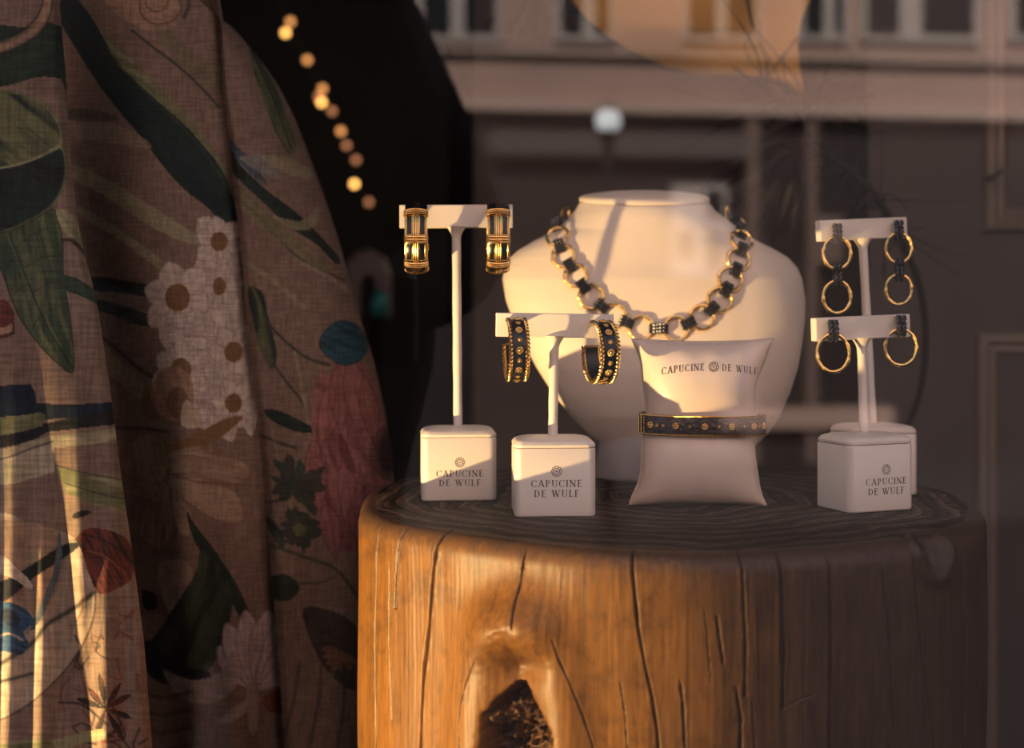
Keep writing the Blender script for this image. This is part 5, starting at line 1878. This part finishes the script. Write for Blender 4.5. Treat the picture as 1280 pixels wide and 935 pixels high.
b.build('thread', mat('thread', (0.2, 0.15, 0.1)), leaf, M=iv)

br = empty('dried_branch', P(1000, 150, 1.28))
tag(br, 'dark dried branch with curled leaves and wiry twigs behind the bust, top right', 'branch')
iv = Matrix.Translation(-br.location)
M_twig = mat('dry_twig', (0.010, 0.008, 0.008), rough=0.85, var=0.3, scale=80)
M_dleaf = mat('dry_leaf', (0.022, 0.014, 0.013), rough=0.8, var=0.4, scale=40)
b = MB()
mp_ = crom([P(x, y, Y_) for x, y, Y_ in ((948, 98, 1.30), (975, 122, 1.29), (1000, 152, 1.28), (1030, 184, 1.27), (1062, 214, 1.26), (1090, 240, 1.26), (1112, 272, 1.26), (1136, 320, 1.26), (1152, 370, 1.27), (1157, 430, 1.28), (1150, 490, 1.29), (1130, 545, 1.30), (1112, 590, 1.30))], 6)
b.tube(mp_, [0.0055 * (1 - 0.55 * i / len(mp_)) for i in range(len(mp_))], 8)
b.build('stem', M_twig, br, M=iv)
rs = random.Random(12)
b = MB()
for i in range(58):
    j = rs.randint(0, 40)
    p = mp_[j].copy() + Vector((0, rs.uniform(-.01, .02), 0))
    d = Vector((rs.uniform(-1, 0.5), rs.uniform(-.4, .5), rs.uniform(-0.7, 0.8))).normalized()
    pts = [p]
    curl = Vector((rs.uniform(-1, 1), rs.uniform(-.5, .5), rs.uniform(-1, 1)))
    L_ = rs.uniform(0.006, 0.014)
    for k in range(9):
        d = (d + curl * 0.22).normalized()
        pts.append(pts[-1] + d * L_)
    b.tube(pts, [0.0010 * (1 - 0.07 * k) for k in range(10)], 5)
for x0, y0, x1, y1 in ((1062, 214, 1010, 262), (1000, 152, 930, 200), (1020, 175, 960, 240), (1040, 195, 985, 300), (990, 140, 1060, 92), (1000, 150, 1095, 120)):
    a = P(x0, y0, 1.27); c = P(x1, y1, 1.25)
    b.tube(crom([a, a.lerp(c, .35) + Vector((.004, .01, .008)), a.lerp(c, .7) + Vector((-.003, 0, .005)), c], 5), [0.0022 * (1 - k / 20) for k in range(16)], 6)
b.build('twigs', M_twig, br, M=iv)


def dleaf(x0, y0, x1, y1, w, Y_, bend=0.01):
    b = MB()
    a = P(x0, y0, Y_); c = P(x1, y1, Y_ + 0.01)
    ax = (c - a); L_ = ax.length; ax.normalize()
    sd = ax.cross(Vector((0, 1, 0))).normalized()
    NS = 12
    Vv = []
    for i in range(NS + 1):
        q = i / NS
        ww = w * math.sin(math.pi * q ** 0.8) ** 0.9 * (1 + 0.15 * math.sin(q * 17))
        for k in range(5):
            s = (k - 2) / 2
            Vv.append(a + ax * L_ * q + sd * s * ww + Vector((0, -bend * math.sin(q * 3) + abs(s) * w * 0.7, 0.004 * math.sin(q * 5))))
    m0 = len(Vv)
    Vv += [v + Vector((0, 0.0008, 0)) for v in Vv]
    ff = []
    for i in range(NS):
        for k in range(4):
            t = i * 5 + k
            ff.append((t, t + 5, t + 6, t + 1)); ff.append((m0 + t + 1, m0 + t + 6, m0 + t + 5, m0 + t))
    b.add(Vv, ff)
    b.build('dry_leaf', M_dleaf, br, M=iv)


for a in ((1000, 152, 905, 205, .010, 1.27), (985, 175, 868, 236, .009, 1.26), (990, 190, 905, 262, .008, 1.26), (985, 210, 930, 300, .009, 1.27), (1005, 200, 965, 300, .008, 1.28), (975, 120, 1010, 160, .008, 1.27),
          (1010, 190, 990, 290, .006, 1.27), (980, 190, 898, 232, .007, 1.29), (1000, 180, 1012, 262, .006, 1.26), (1005, 170, 940, 178, .007, 1.28), (960, 105, 1000, 142, .009, 1.275), (1000, 140, 1040, 108, .008, 1.29)):
    dleaf(*a)

# hanging dried bunch at the top, out of focus
bn_ = empty('dried_bunch', P(672, -30, 1.9))
tag(bn_, 'small dark bunch of dried twigs hanging at the top centre', 'dried flowers')
iv = Matrix.Translation(-bn_.location)
b = MB()
for i in range(40):
    p = P(672 + rs.uniform(-6, 6), -40, 1.9 + rs.uniform(-.02, .02))
    d = Vector((rs.uniform(-.5, .5), rs.uniform(-.3, .3), -1)).normalized()
    pts = [p]
    for k in range(7):
        d = (d + Vector((rs.uniform(-.3, .3), rs.uniform(-.2, .2), 0))).normalized()
        pts.append(pts[-1] + d * rs.uniform(.010, .020))
    b.tube(pts, 0.0011, 5)
    b.ball(pts[-1], 0.0032, 6, 4)
b.build('twigs', M_twig, bn_, M=iv)
b = MB()
b.tube([P(672, -42, 1.9), Vector((P(672, -42, 1.9).x, 1.9, 1.99))], 0.001, 6)
b.build('thread', M_twig, bn_, M=iv)

# ------------------------------------------------------------------ the little spotlight that throws the warm light (left, out of frame)
sl = empty('floor_spotlight', (SPOT_POS.x, SPOT_POS.y, 0))
tag(sl, 'small black spotlight on a stem, left of the stump outside the picture', 'spotlight')
dr = (SPOT_AIM - SPOT_POS).normalized()
b = MB()
b.tube([Vector((0, 0, 0)), Vector((0, 0, 0.008))], 0.04, 24)
b.build('base', M_enamel, sl)
b = MB()
pv = Vector((0, 0, SPOT_POS.z)) - dr * 0.045
b.tube([Vector((pv.x, pv.y, 0.008)), Vector((pv.x, pv.y, pv.z - 0.02))], 0.005, 10)
b.build('stem', M_enamel, sl)
b = MB()
Q = dr.to_track_quat('Z', 'Y').to_matrix().to_4x4()
rings = []
for z, r in ((-0.075, 0.010), (-0.074, 0.020), (-0.045, 0.024), (-0.014, 0.027), (-0.014, 0.024), (-0.05, 0.020)):
    rings.append([Vector((0, 0, SPOT_POS.z)) + Q @ Vector((r * math.cos(2 * math.pi * k / 24), r * math.sin(2 * math.pi * k / 24), z)) for k in range(24)])
b.loft(rings)
b.build('housing', M_enamel, sl)
